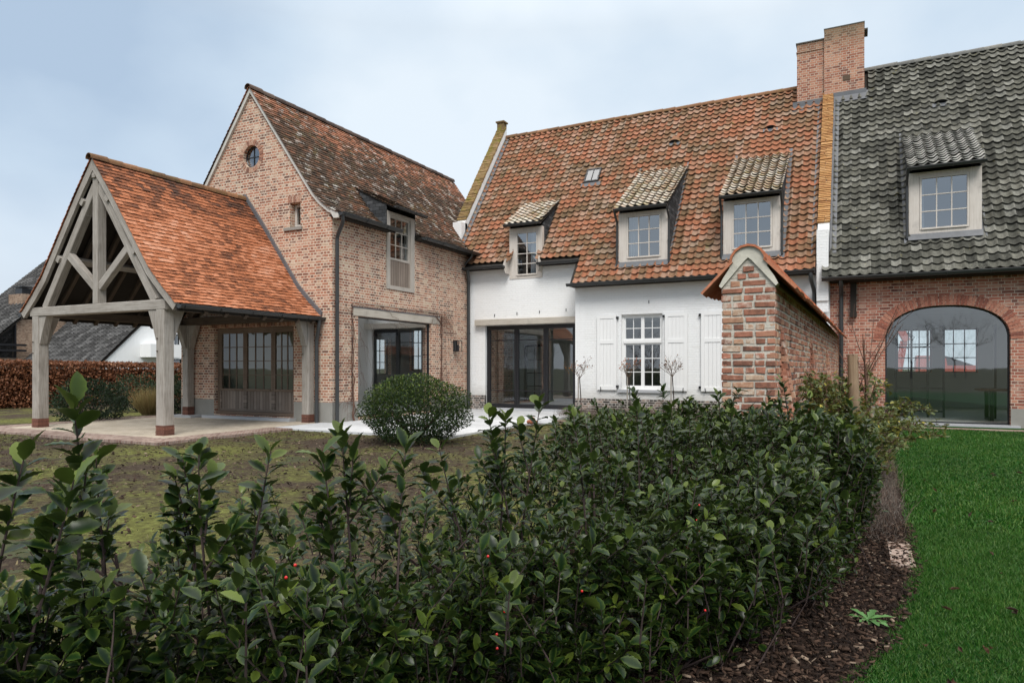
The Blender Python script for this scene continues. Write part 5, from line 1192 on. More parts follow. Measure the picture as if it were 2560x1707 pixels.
tall = [(-1.76, 1.08, 1.235, .6), (-1.73, 1.37, 1.08, .45), (-1.66, 1.6, 1.06, .4), (-1.55, 1.75, 1.04, .38), (-1.61, 1.88, 1.10, .45), (-1.5, 2.1, 1.06, .4), (-1.42, 2.2, 1.03, .35), (-1.30, 2.37, 1.115, .42), (-1.27, 2.5, 1.10, .4),
        (-1.19, 2.65, 1.145, .42), (-1.15, 2.95, 1.08, .35), (-1.29, 4.39, 1.14, .4), (-1.22, 4.76, 1.14, .4), (-1.0, 4.6, 1.08, .35), (-.48, 5.35, 1.20, .45), (-.9, 5.2, 1.1, .35), (-.3, 5.5, 1.08, .3), (-1.55, 5.2, 1.1, .35), (-1.9, 1.0, 1.10, .5),
        (-2.0, 1.25, 1.08, .5), (-1.62, .98, 1.07, .45), (-1.9, 1.5, 1.03, .45), (-.05, 5.2, 1.02, .35), (-1.05, 3.6, 1.07, .35), (-.95, 4.0, 1.06, .35), (-.7, 4.4, 1.04, .35)]
for x, y, z, L in tall:
    L = min(L, .30); lean = (random.gauss(0, .16), random.gauss(0, .16), 1); z -= .035*(y < 2.3); b = (x-lean[0]*L, y-lean[1]*L, z-L)
    shoot(b, lean, L, int(10+L*52), .066 if y < 2.2 else .058, .75, 1.0); stems.append(([b, (b[0]-lean[0]*.2, b[1]-lean[1]*.2, b[2]-.25), (b[0], b[1], max(0, b[2]-.6))], [.0038, .0046, .006]))
    for q in range(2):
        l2 = random.uniform(.14, .24); d2 = (random.gauss(0, .5), random.gauss(0, .5), 1); hz_ = b[2]+random.uniform(-.12, .05); shoot((b[0], b[1], hz_), d2, l2, int(8+l2*55), .066 if y < 2.2 else .056, .5, 1.0)
for x, y, z in ((-1.19, 1.08, .79), (-1.08, 1.15, .70), (-.62, 2.15, .62), (-.35, 2.75, .6), (-.9, 1.75, .68), (-.2, 3.2, .62)): shoot((x, y, z-.2), (.12, -.1, 1), .2, 11, .058, 1.0)
# the one shoot right beside the lens
shoot((-1.20, .56, .93), (.06, .02, 1), .27, 12, .066, .3, .7)
pos = np.array([r[0] for r in rows]); dr_ = np.array([r[1] for r in rows]); sz = np.array([r[2] for r in rows]); rl = np.array([r[3] for r in rows]); tp = np.array([r[4] for r in rows])
mats = frames(dr_, rl); dist = np.hypot(pos[:, 0], pos[:, 1]); nr = dist < 4.2; rn = np.clip(RNG.random(len(pos))*.8+.1, 0, 1)
lv = scatter(HOLLY[0], HOLLY[1], pos[nr], mats[nr], sz[nr], 'leaves', M['holly'], hedge, rn[nr], HOLLY[2], tp[nr])
lv2 = scatter(HOLLY2[0], HOLLY2[1], pos[~nr], mats[~nr], sz[~nr], 'leaves', M['holly'], hedge, rn[~nr], HOLLY2[2], tp[~nr])
for o in (lv, lv2): o['kind'] = 'stuff'
stems_mesh('stems', stems, M['bark'], hedge)['kind'] = 'stuff'
print('holly leaves', len(pos))
bm_ = MB()
def berry_mesh():
    vs = []; n, m = 8, 6
    for i in range(m+1):
        for k in range(n): a, b = math.pi*i/m, 2*math.pi*k/n; vs.append((math.sin(a)*math.cos(b)*.0045, math.sin(a)*math.sin(b)*.0045, math.cos(a)*.0045))
    return vs, [(i*n+k, (i+1)*n+k, (i+1)*n+(k+1) % n, i*n+(k+1) % n) for i in range(m) for k in range(n)]
def at_px(px, py, yc):     # point at a depth along the view, used to lay out spots measured in the photograph
    c, s = math.cos(R(26.62)), math.sin(R(26.62)); xc = (px-1280)/1720*yc
    return (c*xc-s*yc, s*xc+c*yc, 1.3-(py-920)/1720*yc)
for px, py, d in ((738, 1412, 1.75), (715, 1443, 1.75), (1220, 1390, 2.1), (1262, 1528, 2.05), (1242, 1585, 2.05), (1243, 1620, 2.05), (1748, 1262, 3.1), (1742, 1300, 3.0), (1748, 1326, 2.9), (1718, 1366, 2.85), (1722, 1369, 2.84), (1455, 1477, 2.3), (1763, 1525, 2.45), (1835, 1343, 3.2), (1950, 1168, 4.3), (2102, 1217, 4.6)):
    P = at_px(px, py, d); bv, bf = berry_mesh(); mb = MB(); mb.add([(P[0]+v[0], P[1]+v[1], P[2]+v[2]) for v in bv], bf); mb.sm = True; mb.build('berry', M['berry'], hedge)

# --- clipped ball beside the terrace
def crown_pts(n, c, rx, ry, rz, shell=.35, lump=.1, seed=0, zmin=-1):
    d = RNG.normal(size=(n*2, 3)); d /= np.linalg.norm(d, axis=1, keepdims=True); d = d[d[:, 2] > zmin][:n]
    lm = 1+lump*(np.sin(d[:, 0]*7+seed)*np.cos(d[:, 1]*6+seed*2)+.6*np.sin(d[:, 2]*9+d[:, 0]*5))
    r = (1-shell*RNG.random(len(d))**1.6)*lm
    return np.array(c)+d*r[:, None]*np.array([rx, ry, rz]), d
def leafy(root, name, n, c, rx, ry, rz, size, m, tpl=OVAL, shell=.35, lump=.1, tipf=.15, zmin=-1, up=.5, seed=1.0, kind=True):
    P, d = crown_pts(n, c, rx, ry, rz, shell, lump, seed, zmin); n = len(P)
    P = P[P[:, 2] > .02]; d = d[:len(P)]; n = len(P); d = (P-np.array(c))/np.array([rx, ry, rz])
    dr = d*1.0+RNG.normal(0, .6, (n, 3))+np.array([0, 0, up]); tip = ((RNG.random(n) < tipf)*(np.clip(d[:, 2]+.35, 0, 1))*RNG.random(n))
    o = scatter(tpl[0], tpl[1], P, frames(dr, RNG.normal(0, .8, n)), size*RNG.uniform(.7, 1.25, n), name, m, root, None, tpl[2], tip); 
    if kind: o['kind'] = 'stuff'
    return o
ball = thing('evergreen_bush', 'round clipped glossy evergreen bush on the corner of the pale stone terrace', 'bush', (-6.98, 10.1, 0))
leafy(ball, 'leaves', 15000, (-6.98, 10.1, .56), .97, .95, .61, .037, M['ball'], OVAL, .28, .075, .35, -.95, .4, 2.0)
leafy(ball, 'leaves', 5000, (-6.98, 10.1, .5), .82, .8, .48, .045, M['ball'], OVAL, .6, .05, 0, -.95, .4, 2.0)
st = [([(-6.98+random.gauss(0, .04), 10.1+random.gauss(0, .04), 0), (-6.98+.5*math.cos(a), 10.1+.5*math.sin(a), .4+.2*random.random()), (-6.98+.8*math.cos(a), 10.1+.8*math.sin(a), .55+.3*random.random())], [.02, .012, .005]) for a in np.linspace(0, 6.2, 14)]
stems_mesh('stems', st, M['bark'], ball)

# --- far shrubs behind the porch
for k, (c, rx, ry, rz, n, lab) in enumerate(((( -17.05, 10.55, .42), .85, .8, .58, 5200, 'broad dark evergreen shrub between the left porch posts'),
                                      ((-19.6, 13.6, .45), .9, .8, .62, 3200, 'grey green shrub behind the straw coloured grass clump'),
                                      ((-17.2, 13.4, .45), .75, .6, .58, 3000, 'dark evergreen shrub in front of the beech hedge beside the front porch post'),
                                      ((-16.6, 12.9, .35), .5, .45, .5, 1500, 'small green shrub beside the corner of the brick wing'))):
    s = thing('evergreen_shrub', lab, 'shrub', (c[0], c[1], 0), 'evergreen shrubs behind the porch')
    leafy(s, 'leaves', n, c, rx, ry, rz, .06, M['shrubleaf'], OVAL, .4, .16, .2, -.9, .6, k*1.7)
    stems_mesh('stems', [([(c[0], c[1], 0), (c[0]+rx*.4*math.cos(a), c[1]+ry*.4*math.sin(a), .3), (c[0]+rx*.7*math.cos(a), c[1]+ry*.7*math.sin(a), .6)], [.015, .01, .004]) for a in np.linspace(0, 6, 9)], M['bark'], s)
# ornamental grass
og = thing('ornamental_grass', 'straw coloured clump of arching ornamental grass behind the porch floor', 'grass clump', (-17.35, 12.45, 0))
n = 1100; a = RNG.uniform(0, 6.28, n); r0 = RNG.uniform(0, .22, n); tilt = RNG.uniform(.1, 1.0, n)
pos = np.stack([-17.35+np.cos(a)*r0, 12.45+np.sin(a)*r0, np.full(n, .02)], 1); dr = np.stack([np.cos(a)*tilt, np.sin(a)*tilt, np.ones(n)], 1)
o = scatter(BLADE[0], BLADE[1], pos, frames(dr, RNG.normal(0, .5, n)), RNG.uniform(.45, .85, n), 'blades', M['ornamental'], og, None, None, RNG.random(n)*(RNG.random(n) < .25), False, wid=np.full(n, .016)); o['kind'] = 'stuff'
# --- beech hedge
bh_ = thing('beech_hedge', 'long clipped beech hedge with copper brown winter leaves behind the porch', 'hedge', (-22, 15, 0))
A, Bp = np.array(at_px(-260, 920, 21.0)), np.array(at_px(520, 920, 27.0)); dv = (Bp-A)[:2]; Lh = np.hypot(*dv); dv /= Lh; nv = np.array([dv[1], -dv[0]])
if np.dot(nv, -A[:2]) < 0: nv = -nv
def hz(t): return 1.3+(20+(7-20)*t)/1720*(21+6*t)+.015
n = 26000; t = RNG.random(n); w = np.where(RNG.random(n) < .65, .5-np.abs(RNG.normal(0, .08, n)), RNG.uniform(-.5, .5, n)); h = hz(t)*np.where(RNG.random(n) < .7, RNG.random(n), 1-np.abs(RNG.normal(0, .03, n)))
w = np.where(h > hz(t)*.93, RNG.uniform(-.5, .5, n), w)+RNG.normal(0, .05, n)
pos = np.stack([A[0]+dv[0]*t*Lh+nv[0]*w, A[1]+dv[1]*t*Lh+nv[1]*w, np.clip(h, .02, 2)], 1)
dr = RNG.normal(0, 1, (n, 3))+np.array([nv[0]*.8, nv[1]*.8, -.2])
o = scatter(OVAL[0], OVAL[1], pos, frames(dr, RNG.normal(0, 1, n)), RNG.uniform(.07, .12, n), 'leaves', M['beech'], bh_, None, OVAL[2], (RNG.random(n) < .12)*RNG.random(n)); o['kind'] = 'stuff'
st = []
for k in range(110):
    q = random.random(); p = A[:2]+dv*q*Lh; st.append(([(p[0], p[1], 0), (p[0]+random.gauss(0, .1), p[1]+random.gauss(0, .1), .7), (p[0]+random.gauss(0, .2), p[1]+random.gauss(0, .2), 1.4)], [.025, .015, .006]))
stems_mesh('stems', st, M['bark'], bh_)['kind'] = 'stuff'
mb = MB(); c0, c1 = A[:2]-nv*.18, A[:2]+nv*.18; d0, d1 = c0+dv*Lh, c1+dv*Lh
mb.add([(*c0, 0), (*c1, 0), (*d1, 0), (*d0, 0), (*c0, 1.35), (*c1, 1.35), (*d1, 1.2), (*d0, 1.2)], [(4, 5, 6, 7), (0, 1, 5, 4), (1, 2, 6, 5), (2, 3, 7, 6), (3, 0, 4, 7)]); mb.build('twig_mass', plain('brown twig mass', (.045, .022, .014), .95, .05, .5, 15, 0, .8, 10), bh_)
# --- standard roses in front of the white wall
def branchy(P, n, spread, L, r, levels=2, upb=.5):
    """small twiggy head: returns lines and tip points"""
    lines, tips = [], []
    def grow(p, d, l, r, lv):
        p = Vector(p); d = Vector(d).normalized(); m = p+d*l*.5+Vector((random.gauss(0, .04), random.gauss(0, .04), random.gauss(0, .02)))*l; e = p+d*l+Vector((random.gauss(0, .1), random.gauss(0, .1), .08))*l
        lines.append(([p, m, e], [r, r*.8, r*.55]))
        if lv == 0: tips.append((e, d)); return
        for k in range(random.randint(2, 3)):
            nd = d+Vector((random.gauss(0, .5), random.gauss(0, .5), random.gauss(.12, .3))); q = p+(e-p)*random.uniform(.45, 1.0) if k else e
            grow(q, nd, l*random.uniform(.5, .8), r*.6, lv-1)
    for k in range(n):
        a = 2*math.pi*(k+random.random()*.6)/n; grow(P, (math.cos(a)*spread, math.sin(a)*spread, upb+random.random()*.6), L*random.uniform(.75, 1.15), r, levels)
    return lines, tips
for k, (x, y, h, lab) in enumerate(((-6.72, 17.5, 1.02, 'bare standard rose at the right edge of the black glazed doors'), (-5.35, 17.5, 1.05, 'bare standard rose in front of the left half of the white window'), (-4.20, 17.5, 1.08, 'bare standard rose in front of the white shutter right of the window'))):
    rs = thing('standard_rose', lab, 'rose', (x, y, 0), 'standard roses along the white wall')
    lines, tips = branchy((x, y, h), 8, .75, .24, .0075, 3, .6)
    stems_mesh('trunk', [([(x+.05, y, 0), (x+.035, y, h*.5), (x, y, h)], [.016, .014, .013])], M['bark'], rs)
    stems_mesh('twigs', lines, M['twig'], rs, 4)
    mb = MB(); mb.tube([(x-.03, y-.02, 0), (x-.03, y-.02, h+.02)], .017, 8); mb.build('support_stake', M['oak'], rs)
    mb = MB()
    for p, d in random.sample(tips, min(len(tips), 42)):
        bv, bf = berry_mesh(); s = random.uniform(2.0, 3.6); mb.add([(p[0]+v[0]*s, p[1]+v[1]*s, p[2]+v[2]*s*1.1) for v in bv], bf)
    mb.sm = True; mb.build('seed_heads', M['twig_red'] if k != 1 else M['terracotta'], rs)['kind'] = 'stuff'
    sel = random.sample(tips, min(len(tips), 26)); P = np.array([p for p, d in sel]); D = RNG.normal(0, 1, (len(sel), 3)); 
    if k == 0: P[:14] = np.array([x-.30, y-.05, h+.24])+RNG.normal(0, .06, (14, 3))
    o = scatter(OVAL[0], OVAL[1], P, frames(D, RNG.random(len(sel))), RNG.uniform(.03, .055, len(sel)), 'leaves', M['roseleaf'], rs, None, OVAL[2], (RNG.random(len(sel)) < .5)*1.0); o['kind'] = 'stuff'
# --- lavender strips
def lavender(lab, fx, n, h0, h1, stalk, kname='lavender'):
    r = thing(kname, lab, 'lavender', fx(.5, .5, ) + (0,)); r['kind'] = 'stuff'
    P = np.array([fx(RNG.random(), RNG.random())+(random.uniform(.03, h0),) for _ in range(n)])
    D = np.stack([RNG.normal(0, .5, n), RNG.normal(0, .5, n), RNG.uniform(.3, 1, n)], 1)
    scatter(BLADE[0], BLADE[1], P, frames(D, RNG.random(n)*3), RNG.uniform(.02, .06, n), 'leaves', M['lavender'], r, None, None, (RNG.random(n) < .35)*1.0, False, wid=np.full(n, .075))['kind'] = 'stuff'
    P = np.array([fx(RNG.random(), RNG.random())+(h0*.4,) for _ in range(stalk)]); D = np.stack([RNG.normal(0, .42, stalk), RNG.normal(0, .42, stalk), np.ones(stalk)], 1)
    scatter(BLADE[0], BLADE[1], P, frames(D, RNG.random(stalk)*3), RNG.uniform(h1*.5, h1, stalk), 'stalks', M['dry_stalk'], r, None, None, RNG.random(stalk), False, wid=np.full(stalk, .012))['kind'] = 'stuff'
lavender('grey winter lavender strip along the foot of the white wall', lambda a, b: (-6.75+a*5.0+random.gauss(0, .05), 15.75+b*1.6*(1 if a > .1 else .6)+random.gauss(0, .08)), 20000, .26, .30, 3200)
lavender('silvery dead lavender strip between garden wall and lawn', lambda a, b: (-.40+b*.66+.20*a+random.gauss(0, .05), 5.6+a*9.6), 52000, .30, .30, 4500)
# --- climbers trained round the picture window
def vine(lab, y0, side):
    v = thing('climbing_vine', lab, 'vine', (XW+.05, y0, 0), 'bare climbers around the picture window')
    lines, tw = [], []
    def wob(pts, r0, r1, n=14, amp=.03):
        out = []; P = [Vector(p) for p in pts]; m = len(P)-1
        for k in range(n+1):
            x = k/n*m; i = min(int(x), m-1); p = P[i]+(P[i+1]-P[i])*(x-i)
            out.append(p+Vector((random.gauss(.0, .008), random.gauss(0, amp), random.gauss(0, amp*.5))))
        return out, [r0+(r1-r0)*k/n for k in range(n+1)]
    X = XW+.035
    lines.append(wob([(X+.02, y0, 0), (X, y0+.02, 1.2), (X, y0, 2.8)], .018, .009)); lines.append(wob([(X+.02, y0+.06, 0), (X, y0-.03, 1.0), (X, y0+.05, 2.3)], .013, .005))
    if side < 0: lines.append(wob([(X, y0, 2.82), (X, y0+1.2, 2.84), (X+.01, y0+1.9, 2.5), (X+.02, y0+2.3, 2.35)], .006, .003, 18, .04))
    else:
        lines.append(wob([(X, y0, 2.5), (X, y0-.3, 2.95), (X, y0-1.1, 2.9), (X, y0-2.2, 2.8)], .010, .004, 18, .03))
        lines.append(wob([(X, y0, 2.6), (X, y0-.4, 2.9), (X, y0-1.6, 2.85)], .008, .003, 18, .05))
    for k in range(46 if side < 0 else 64):
        z = random.uniform(.2, 2.85); l = random.uniform(.3, 1.1); s = random.choice((-1, 1)); s = s if random.random() < .5 else side
        if side > 0 and random.random() < .35: z = random.uniform(2.3, 2.9)
        lines.append(wob([(X, y0, z), (X+.02, y0+s*l*.45, z+random.uniform(-.1, .3)), (X+.02, y0+s*l*random.uniform(.5, .8), z-random.uniform(.1, .6))], .0042, .0016, 7, .02))
    stems_mesh('stems', lines, M['twig_red'], v, 4)
vine('bare climbing vine left of the big side window near the brick corner', 13.10, -1)
vine('bare climbing vine right of the big side window below the wall lantern', 17.05, 1)
wr = thing('climber_wire', 'thin dark wire framing the big side window of the brick wing', 'wire', (XW+.03, 13.08, 0))
mb = MB(); X = XW+.03; mb.tube([(X, 13.08, .5), (X, 13.08, 2.86), (X, 13.12, 2.885), (X, 17.05, 2.885), (X, 17.09, 2.86), (X, 17.09, .5)], .008, 6); mb.build('wire', M['black_steel'], wr)
# lantern
ln = thing('wall_lantern', 'small black box lantern fixed on the brick wall right of the big window', 'lantern', (XW, 17.86, 1.8))
mb = MB(); mb.box((XW, 17.76, 1.80), (XW+.03, 17.94, 2.13)); mb.build('back_plate', M['black_steel'], ln)
mb = MB(); x0, x1, y0, y1 = XW+.03, XW+.2, 17.76, 17.94
for x in (x0+.008, x1): 
    for y in (y0, y1): mb.box((x-.008, y-.008, 1.81), (x+.008, y+.008, 2.12))
mb.box((x0, y0-.01, 2.12), (x1+.012, y1+.01, 2.135)); mb.box((x0, y0-.01, 1.80), (x1+.012, y1+.01, 1.812)); mb.build('frame', M['black_steel'], ln)
mb = MB(); mb.tube([(XW+.1, 17.85, 1.82), (XW+.1, 17.85, 2.0)], .03, 10); mb.build('bulb_holder', M['black_steel'], ln)
# --- big loose shrub, pole and young tree by the garden wall
sp = thing('tree_stake', 'stout tan wooden pole standing beside the garden wall in front of the barn', 'stake', (-.03, 8.0, 0))
mb = MB(); mb.tube([(-.03, 8.0, 0), (-.02, 8.0, .7), (-.04, 8.0, 1.44)], [.058, .055, .05], 12); k = len(mb.f)
for i in range(k):
    vs = [mb.v[j] for j in mb.f[i]]; mb.uv[i] = [(v[2], math.atan2(v[1]-8, v[0]+.03)*.06) for v in vs]
mb.build('pole', M['stake'], sp); 
sp2 = thing('tree_stake', 'second tan wooden pole, lower and half hidden behind the stout one', 'stake', (.12, 8.35, 0))
mb = MB(); mb.tube([(.12, 8.35, 0), (.12, 8.35, .7), (.11, 8.35, 1.34)], [.036, .034, .03], 12)
for i in range(len(mb.f)): mb.uv[i] = [(mb.v[j][2], math.atan2(mb.v[j][1]-8.35, mb.v[j][0]-.12)*.06) for j in mb.f[i]]
mb.build('pole', M['stake'], sp2)
yt = thing('young_tree', 'leafless young tree with thin purple twigs beside the tan pole', 'tree', (.10, 8.15, 0))
lines = [([(.10, 8.15, 0), (.1, 8.15, .7), (.08, 8.15, 1.3)], [.018, .016, .013])]
for k in range(11):
    a = random.random()*6.28; z = random.uniform(.9, 1.35); d = Vector((math.cos(a)*.45, math.sin(a)*.45, random.uniform(.5, 1.4))).normalized(); l = random.uniform(.35, .75)
    p = Vector((.09, 8.15, z)); lines.append(([p, p+d*l*.5+Vector((0, 0, .03)), p+d*l+Vector((0, 0, .12))], [.006, .004, .002]))
    for q in range(2): e = p+d*l*random.uniform(.4, .8); dd = d+Vector((random.gauss(0, .4), random.gauss(0, .4), .2)); lines.append(([e, e+dd*.12, e+dd*.25], [.003, .002, .0012]))
stems_mesh('branches', lines, M['twig_red'], yt, 5)
rb = thing('arching_shrub', 'loose arching shrub with pale green and yellow leaves between garden wall and barn', 'shrub', (-.05, 9.0, 0))
lines, lp_, ld_ = [], [], []
def arch_branch(P, d, L, droop, r=.009, leaves=40):
    p = Vector(P); d = Vector(d).normalized(); pts = []; n = 9
    for k in range(n+1):
        t = k/n; q = p+d*L*t+Vector((0, 0, -droop*t*t*L))+Vector((random.gauss(0, .02), random.gauss(0, .02), random.gauss(0, .012)))*L*.5*t; pts.append(q)
    lines.append((pts, [r*(1-.8*k/n) for k in range(n+1)]))
    for k in range(leaves):
        t = .2+.8*random.random(); i = min(n-1, int(t*n)); q = pts[i]+(pts[i+1]-pts[i])*(t*n-i); s = Vector((random.gauss(0, 1), random.gauss(0, 1), random.gauss(.1, .5))).normalized()
        tw = s*random.uniform(.03, .13); lines.append(([q, q+tw*.6, q+tw], [.0022, .0018, .001]))
        for m in range(random.randint(3, 6)): e = q+tw*random.uniform(.4, 1.05); lp_.append(tuple(e)); ld_.append(tuple(s+Vector((random.gauss(0, .6), random.gauss(0, .6), random.gauss(0, .5)))))
for k in range(44):
    a = random.uniform(-2.6, 2.0); P = (-.2+random.gauss(0, .16), 8.0+random.gauss(0, .45), .05)
    arch_branch(P, (math.cos(a)*.55, math.sin(a)*.65, 1.0), random.uniform(.8, 1.45), random.uniform(.05, .45), .007, 34)
for k in range(30): arch_branch((-.30+random.gauss(0, .15), 8.2+random.gauss(0, .3), .2), (random.gauss(0, .22), random.gauss(0, .25), 1), random.uniform(.85, 1.2), .08, .008, 46)
for (x, y, z) in ((.82, 9.3, .86), (.7, 9.2, .98), (.95, 9.0, .62), (.62, 9.25, 1.0), (.55, 8.1, .48), (.75, 8.8, .5), (.4, 8.6, .95), (.9, 8.4, .72)):
    s = Vector((0, 8.8, .25)); e = Vector((x, y, z)); arch_branch(s+Vector((0, 0, random.random()*.2)), e-s+Vector((0, 0, .35)), (e-s).length*1.06, .33, .007, 56)
P = np.array(lp_); D = np.array(ld_); n = len(P)
o = scatter(OVAL[0], OVAL[1], P, frames(D, RNG.normal(0, .6, n)), RNG.uniform(.032, .062, n), 'leaves', M['rosebush'], rb, None, OVAL[2], (RNG.random(n) < .13)*RNG.random(n)); o['kind'] = 'stuff'
stems_mesh('branches', lines, M['twig_red'], rb, 4)['kind'] = 'stuff'

# ================================================================ the two neighbouring houses beyond the hedge
nb = thing('neighbour_house', 'white gabled neighbour house with a dark tiled roof seen through the porch', 'house', (-40, 26, 0))
XN = -40; FN = Fr((XN, 0, 0), (0, 1, 0), (1, 0, 0)); ky = .945
yr = 36.0; ey, ez = 25.35, 1.55; zr = ez+(yr-ey)*ky
mb = MB(); mb.prism([(25.75, -.2), (46, -.2), (46, ez), (yr, zr-.1), (25.75, ez+.3)], FN, -.4, 0, [rect(26.9, 27.55, .1, 1.62), rect(27.95, 28.85, .1, 1.62), rect(30.4, 30.85, 2.35, 3.5), rect(30.1, 31.0, .1, 1.9)])
mb.box((-62, 25.8, -.2), (XN-.4, 26.1, ez+.2)); mb.build('wall', M['nb_white'], nb)
for a, b, c, d in ((26.9, 27.55, .1, 1.62), (27.95, 28.85, .1, 1.62), (30.4, 30.85, 2.35, 3.5), (30.1, 31.0, .1, 1.9)): window(FN, a, b, c, d, 1, 1, nb, M['black_steel'], -.1, .06)
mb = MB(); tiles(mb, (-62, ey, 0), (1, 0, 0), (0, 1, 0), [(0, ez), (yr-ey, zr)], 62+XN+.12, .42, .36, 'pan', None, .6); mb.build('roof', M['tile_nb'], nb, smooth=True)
mb = MB(); deck(mb, (-62, ey, 0), (1, 0, 0), (0, 1, 0), [(0, ez), (yr-ey, zr)], 62+XN+.08, .02, .12); deck(mb, (-62, 46.6, 0), (1, 0, 0), (0, -1, 0), [(0, ez), (yr-ey, zr)], 62+XN+.08, .0, .12); mb.build('roof_deck', M['fascia'], nb)
gutter('gutter', (-62, ey-.08, ez-.02), (XN+.1, ey-.08, ez-.02), nb, .09)
mb = MB(); mb.box((XN, 28.0, 1.98), (XN+1.0, 30.2, 2.80)); mb.build('balcony', M['white_paint'], nb)
nb2 = thing('neighbour_house', 'brown brick neighbour house with tiled roof and chimney at the left edge', 'house', (-48, 25, 0))
XN = -48; FN = Fr((XN, 0, 0), (0, 1, 0), (1, 0, 0)); yr2, zr2 = 26.75, 5.9; k2 = .93; e2 = 20.0; ze2 = zr2-(yr2-e2)*k2
mb = MB(); mb.prism([(21.0, -.2), (32.5, -.2), (32.5, .5), (yr2, zr2-.12), (21.0, ze2+.8)], FN, -.4, 0, [[(22.2, 1.95), (25.1, 1.95), (25.1, 4.2), (22.9, 2.45), (22.2, 2.0)]]); mb.build('wall', M['nb_brick'], nb2)
mb = MB(); mb.prism([(22.2, 1.95), (25.1, 1.95), (25.1, 2.03), (22.2, 2.03)], FN, -.2, .02); mb.prism([(25.02, 2.03), (25.1, 2.03), (25.1, 4.2), (25.02, 4.13)], FN, -.2, .02)
for z in (2.35, 2.7): mb.prism(rect(21.8, 25.5, z, z+.13), FN, .25, .40)
gwin = mb.build('window_frame', M['black_steel'], nb2)
mb = MB(); mb.add([FN.p(u, v, -.1) for u, v in [(22.2, 1.95), (25.1, 1.95), (25.1, 4.2), (22.9, 2.45), (22.2, 2.0)]], [(0, 1, 2, 3, 4)]); mb.build('pane', M['glass_dim'], gwin)
mb = MB(); tiles(mb, (-66, e2, 0), (1, 0, 0), (0, 1, 0), [(0, ze2), (yr2-e2, zr2)], 18.3, .42, .36, 'pan', None, .6); r_ = mb.build('roof', M['tile_nb'], nb2, smooth=True)
mb = MB(); deck(mb, (-66, e2, 0), (1, 0, 0), (0, 1, 0), [(0, ze2), (yr2-e2, zr2)], 18.2, .02, .12); deck(mb, (-66, 33.5, 0), (1, 0, 0), (0, -1, 0), [(0, ze2), (yr2-e2, zr2)], 18.2, 0, .12); mb.build('roof_deck', M['fascia'], nb2)
mb = MB(); mb.box((-51.2, 26.3, 5.3), (-49.6, 27.3, 6.25)); mb.build('chimney', M['nb_brick'], r_)
mb = MB(); mb.box((-50.8, 26.5, 6.25), (-50.0, 27.1, 6.65)); mb.box((-50.95, 26.4, 6.72), (-49.85, 27.2, 6.78)); mb.build('chimney_cowl', M['black_steel'], r_)
# --- the machine behind the barn
ex = thing('excavator', 'red excavator with raised arm seen through the arched window', 'excavator', (5, 62, -.3))
mb = MB(); mb.beam((2.6, 62, 5.2), (3.5, 62, 3.4), .5, .75, (0, 1, 0)); mb.beam((3.3, 62, 3.4), (2.85, 62, .6), .5, .55, (0, 1, 0)); mb.build('arm', M['red_paint'], ex)
mb = MB(); mb.prism([(3.95, .2), (6.3, .2), (6.0, 2.1), (5.7, 2.25), (4.1, 2.25)], Fr((0, 61, 0), (1, 0, 0), (0, -1, 0)), -1.8, 0, [[(4.9, .9), (5.75, .9), (5.6, 1.85), (4.9, 1.85)]]); mb.build('cab', M['red_paint'], ex)
mb = MB(); mb.prism([(4.9, .9), (5.75, .9), (5.6, 1.85), (4.9, 1.85)], Fr((0, 61.1, 0), (1, 0, 0), (0, -1, 0)), -.1, 0); mb.build('cab_window', M['glass_dim'], ex)
mb = MB(); mb.box((4.2, 60.8, -.3), (8.4, 61.5, .5)); mb.box((4.2, 63, -.3), (8.4, 63.7, .5)); mb.each('track', M['black_steel'], ex)
mb = MB(); mb.box((5.8, 60.9, .5), (8.4, 63.6, 1.5)); mb.build('engine_body', M['red_paint'], ex)
mb = MB(); mb.tube([(3.5, 61.7, 4.0), (3.9, 61.7, 3.5), (3.6, 61.7, 3.0)], .04, 6); mb.tube([(3.3, 61.7, 4.2), (4.0, 61.7, 3.7), (3.5, 61.7, 2.8)], .04, 6); mb.each('hose', M['black_steel'], ex)
sh = thing('far_shed', 'dark low pitched shed roof beyond the red excavator', 'shed', (8, 70, 0))
mb = MB(); fr = Fr((0, 70, 0), (1, 0, 0), (0, -1, 0)); mb.prism([(5.2, 2.3), (6.9, 2.35), (9.4, 1.35), (9.4, 1.2), (5.2, 1.2)], fr, -8, 0); mb.build('roof', M['tile_nb'], sh)
mb = MB(); mb.prism(rect(5.3, 8.9, -.3, 1.2), fr, -7.8, -.2); mb.build('wall', M['fascia'], sh)

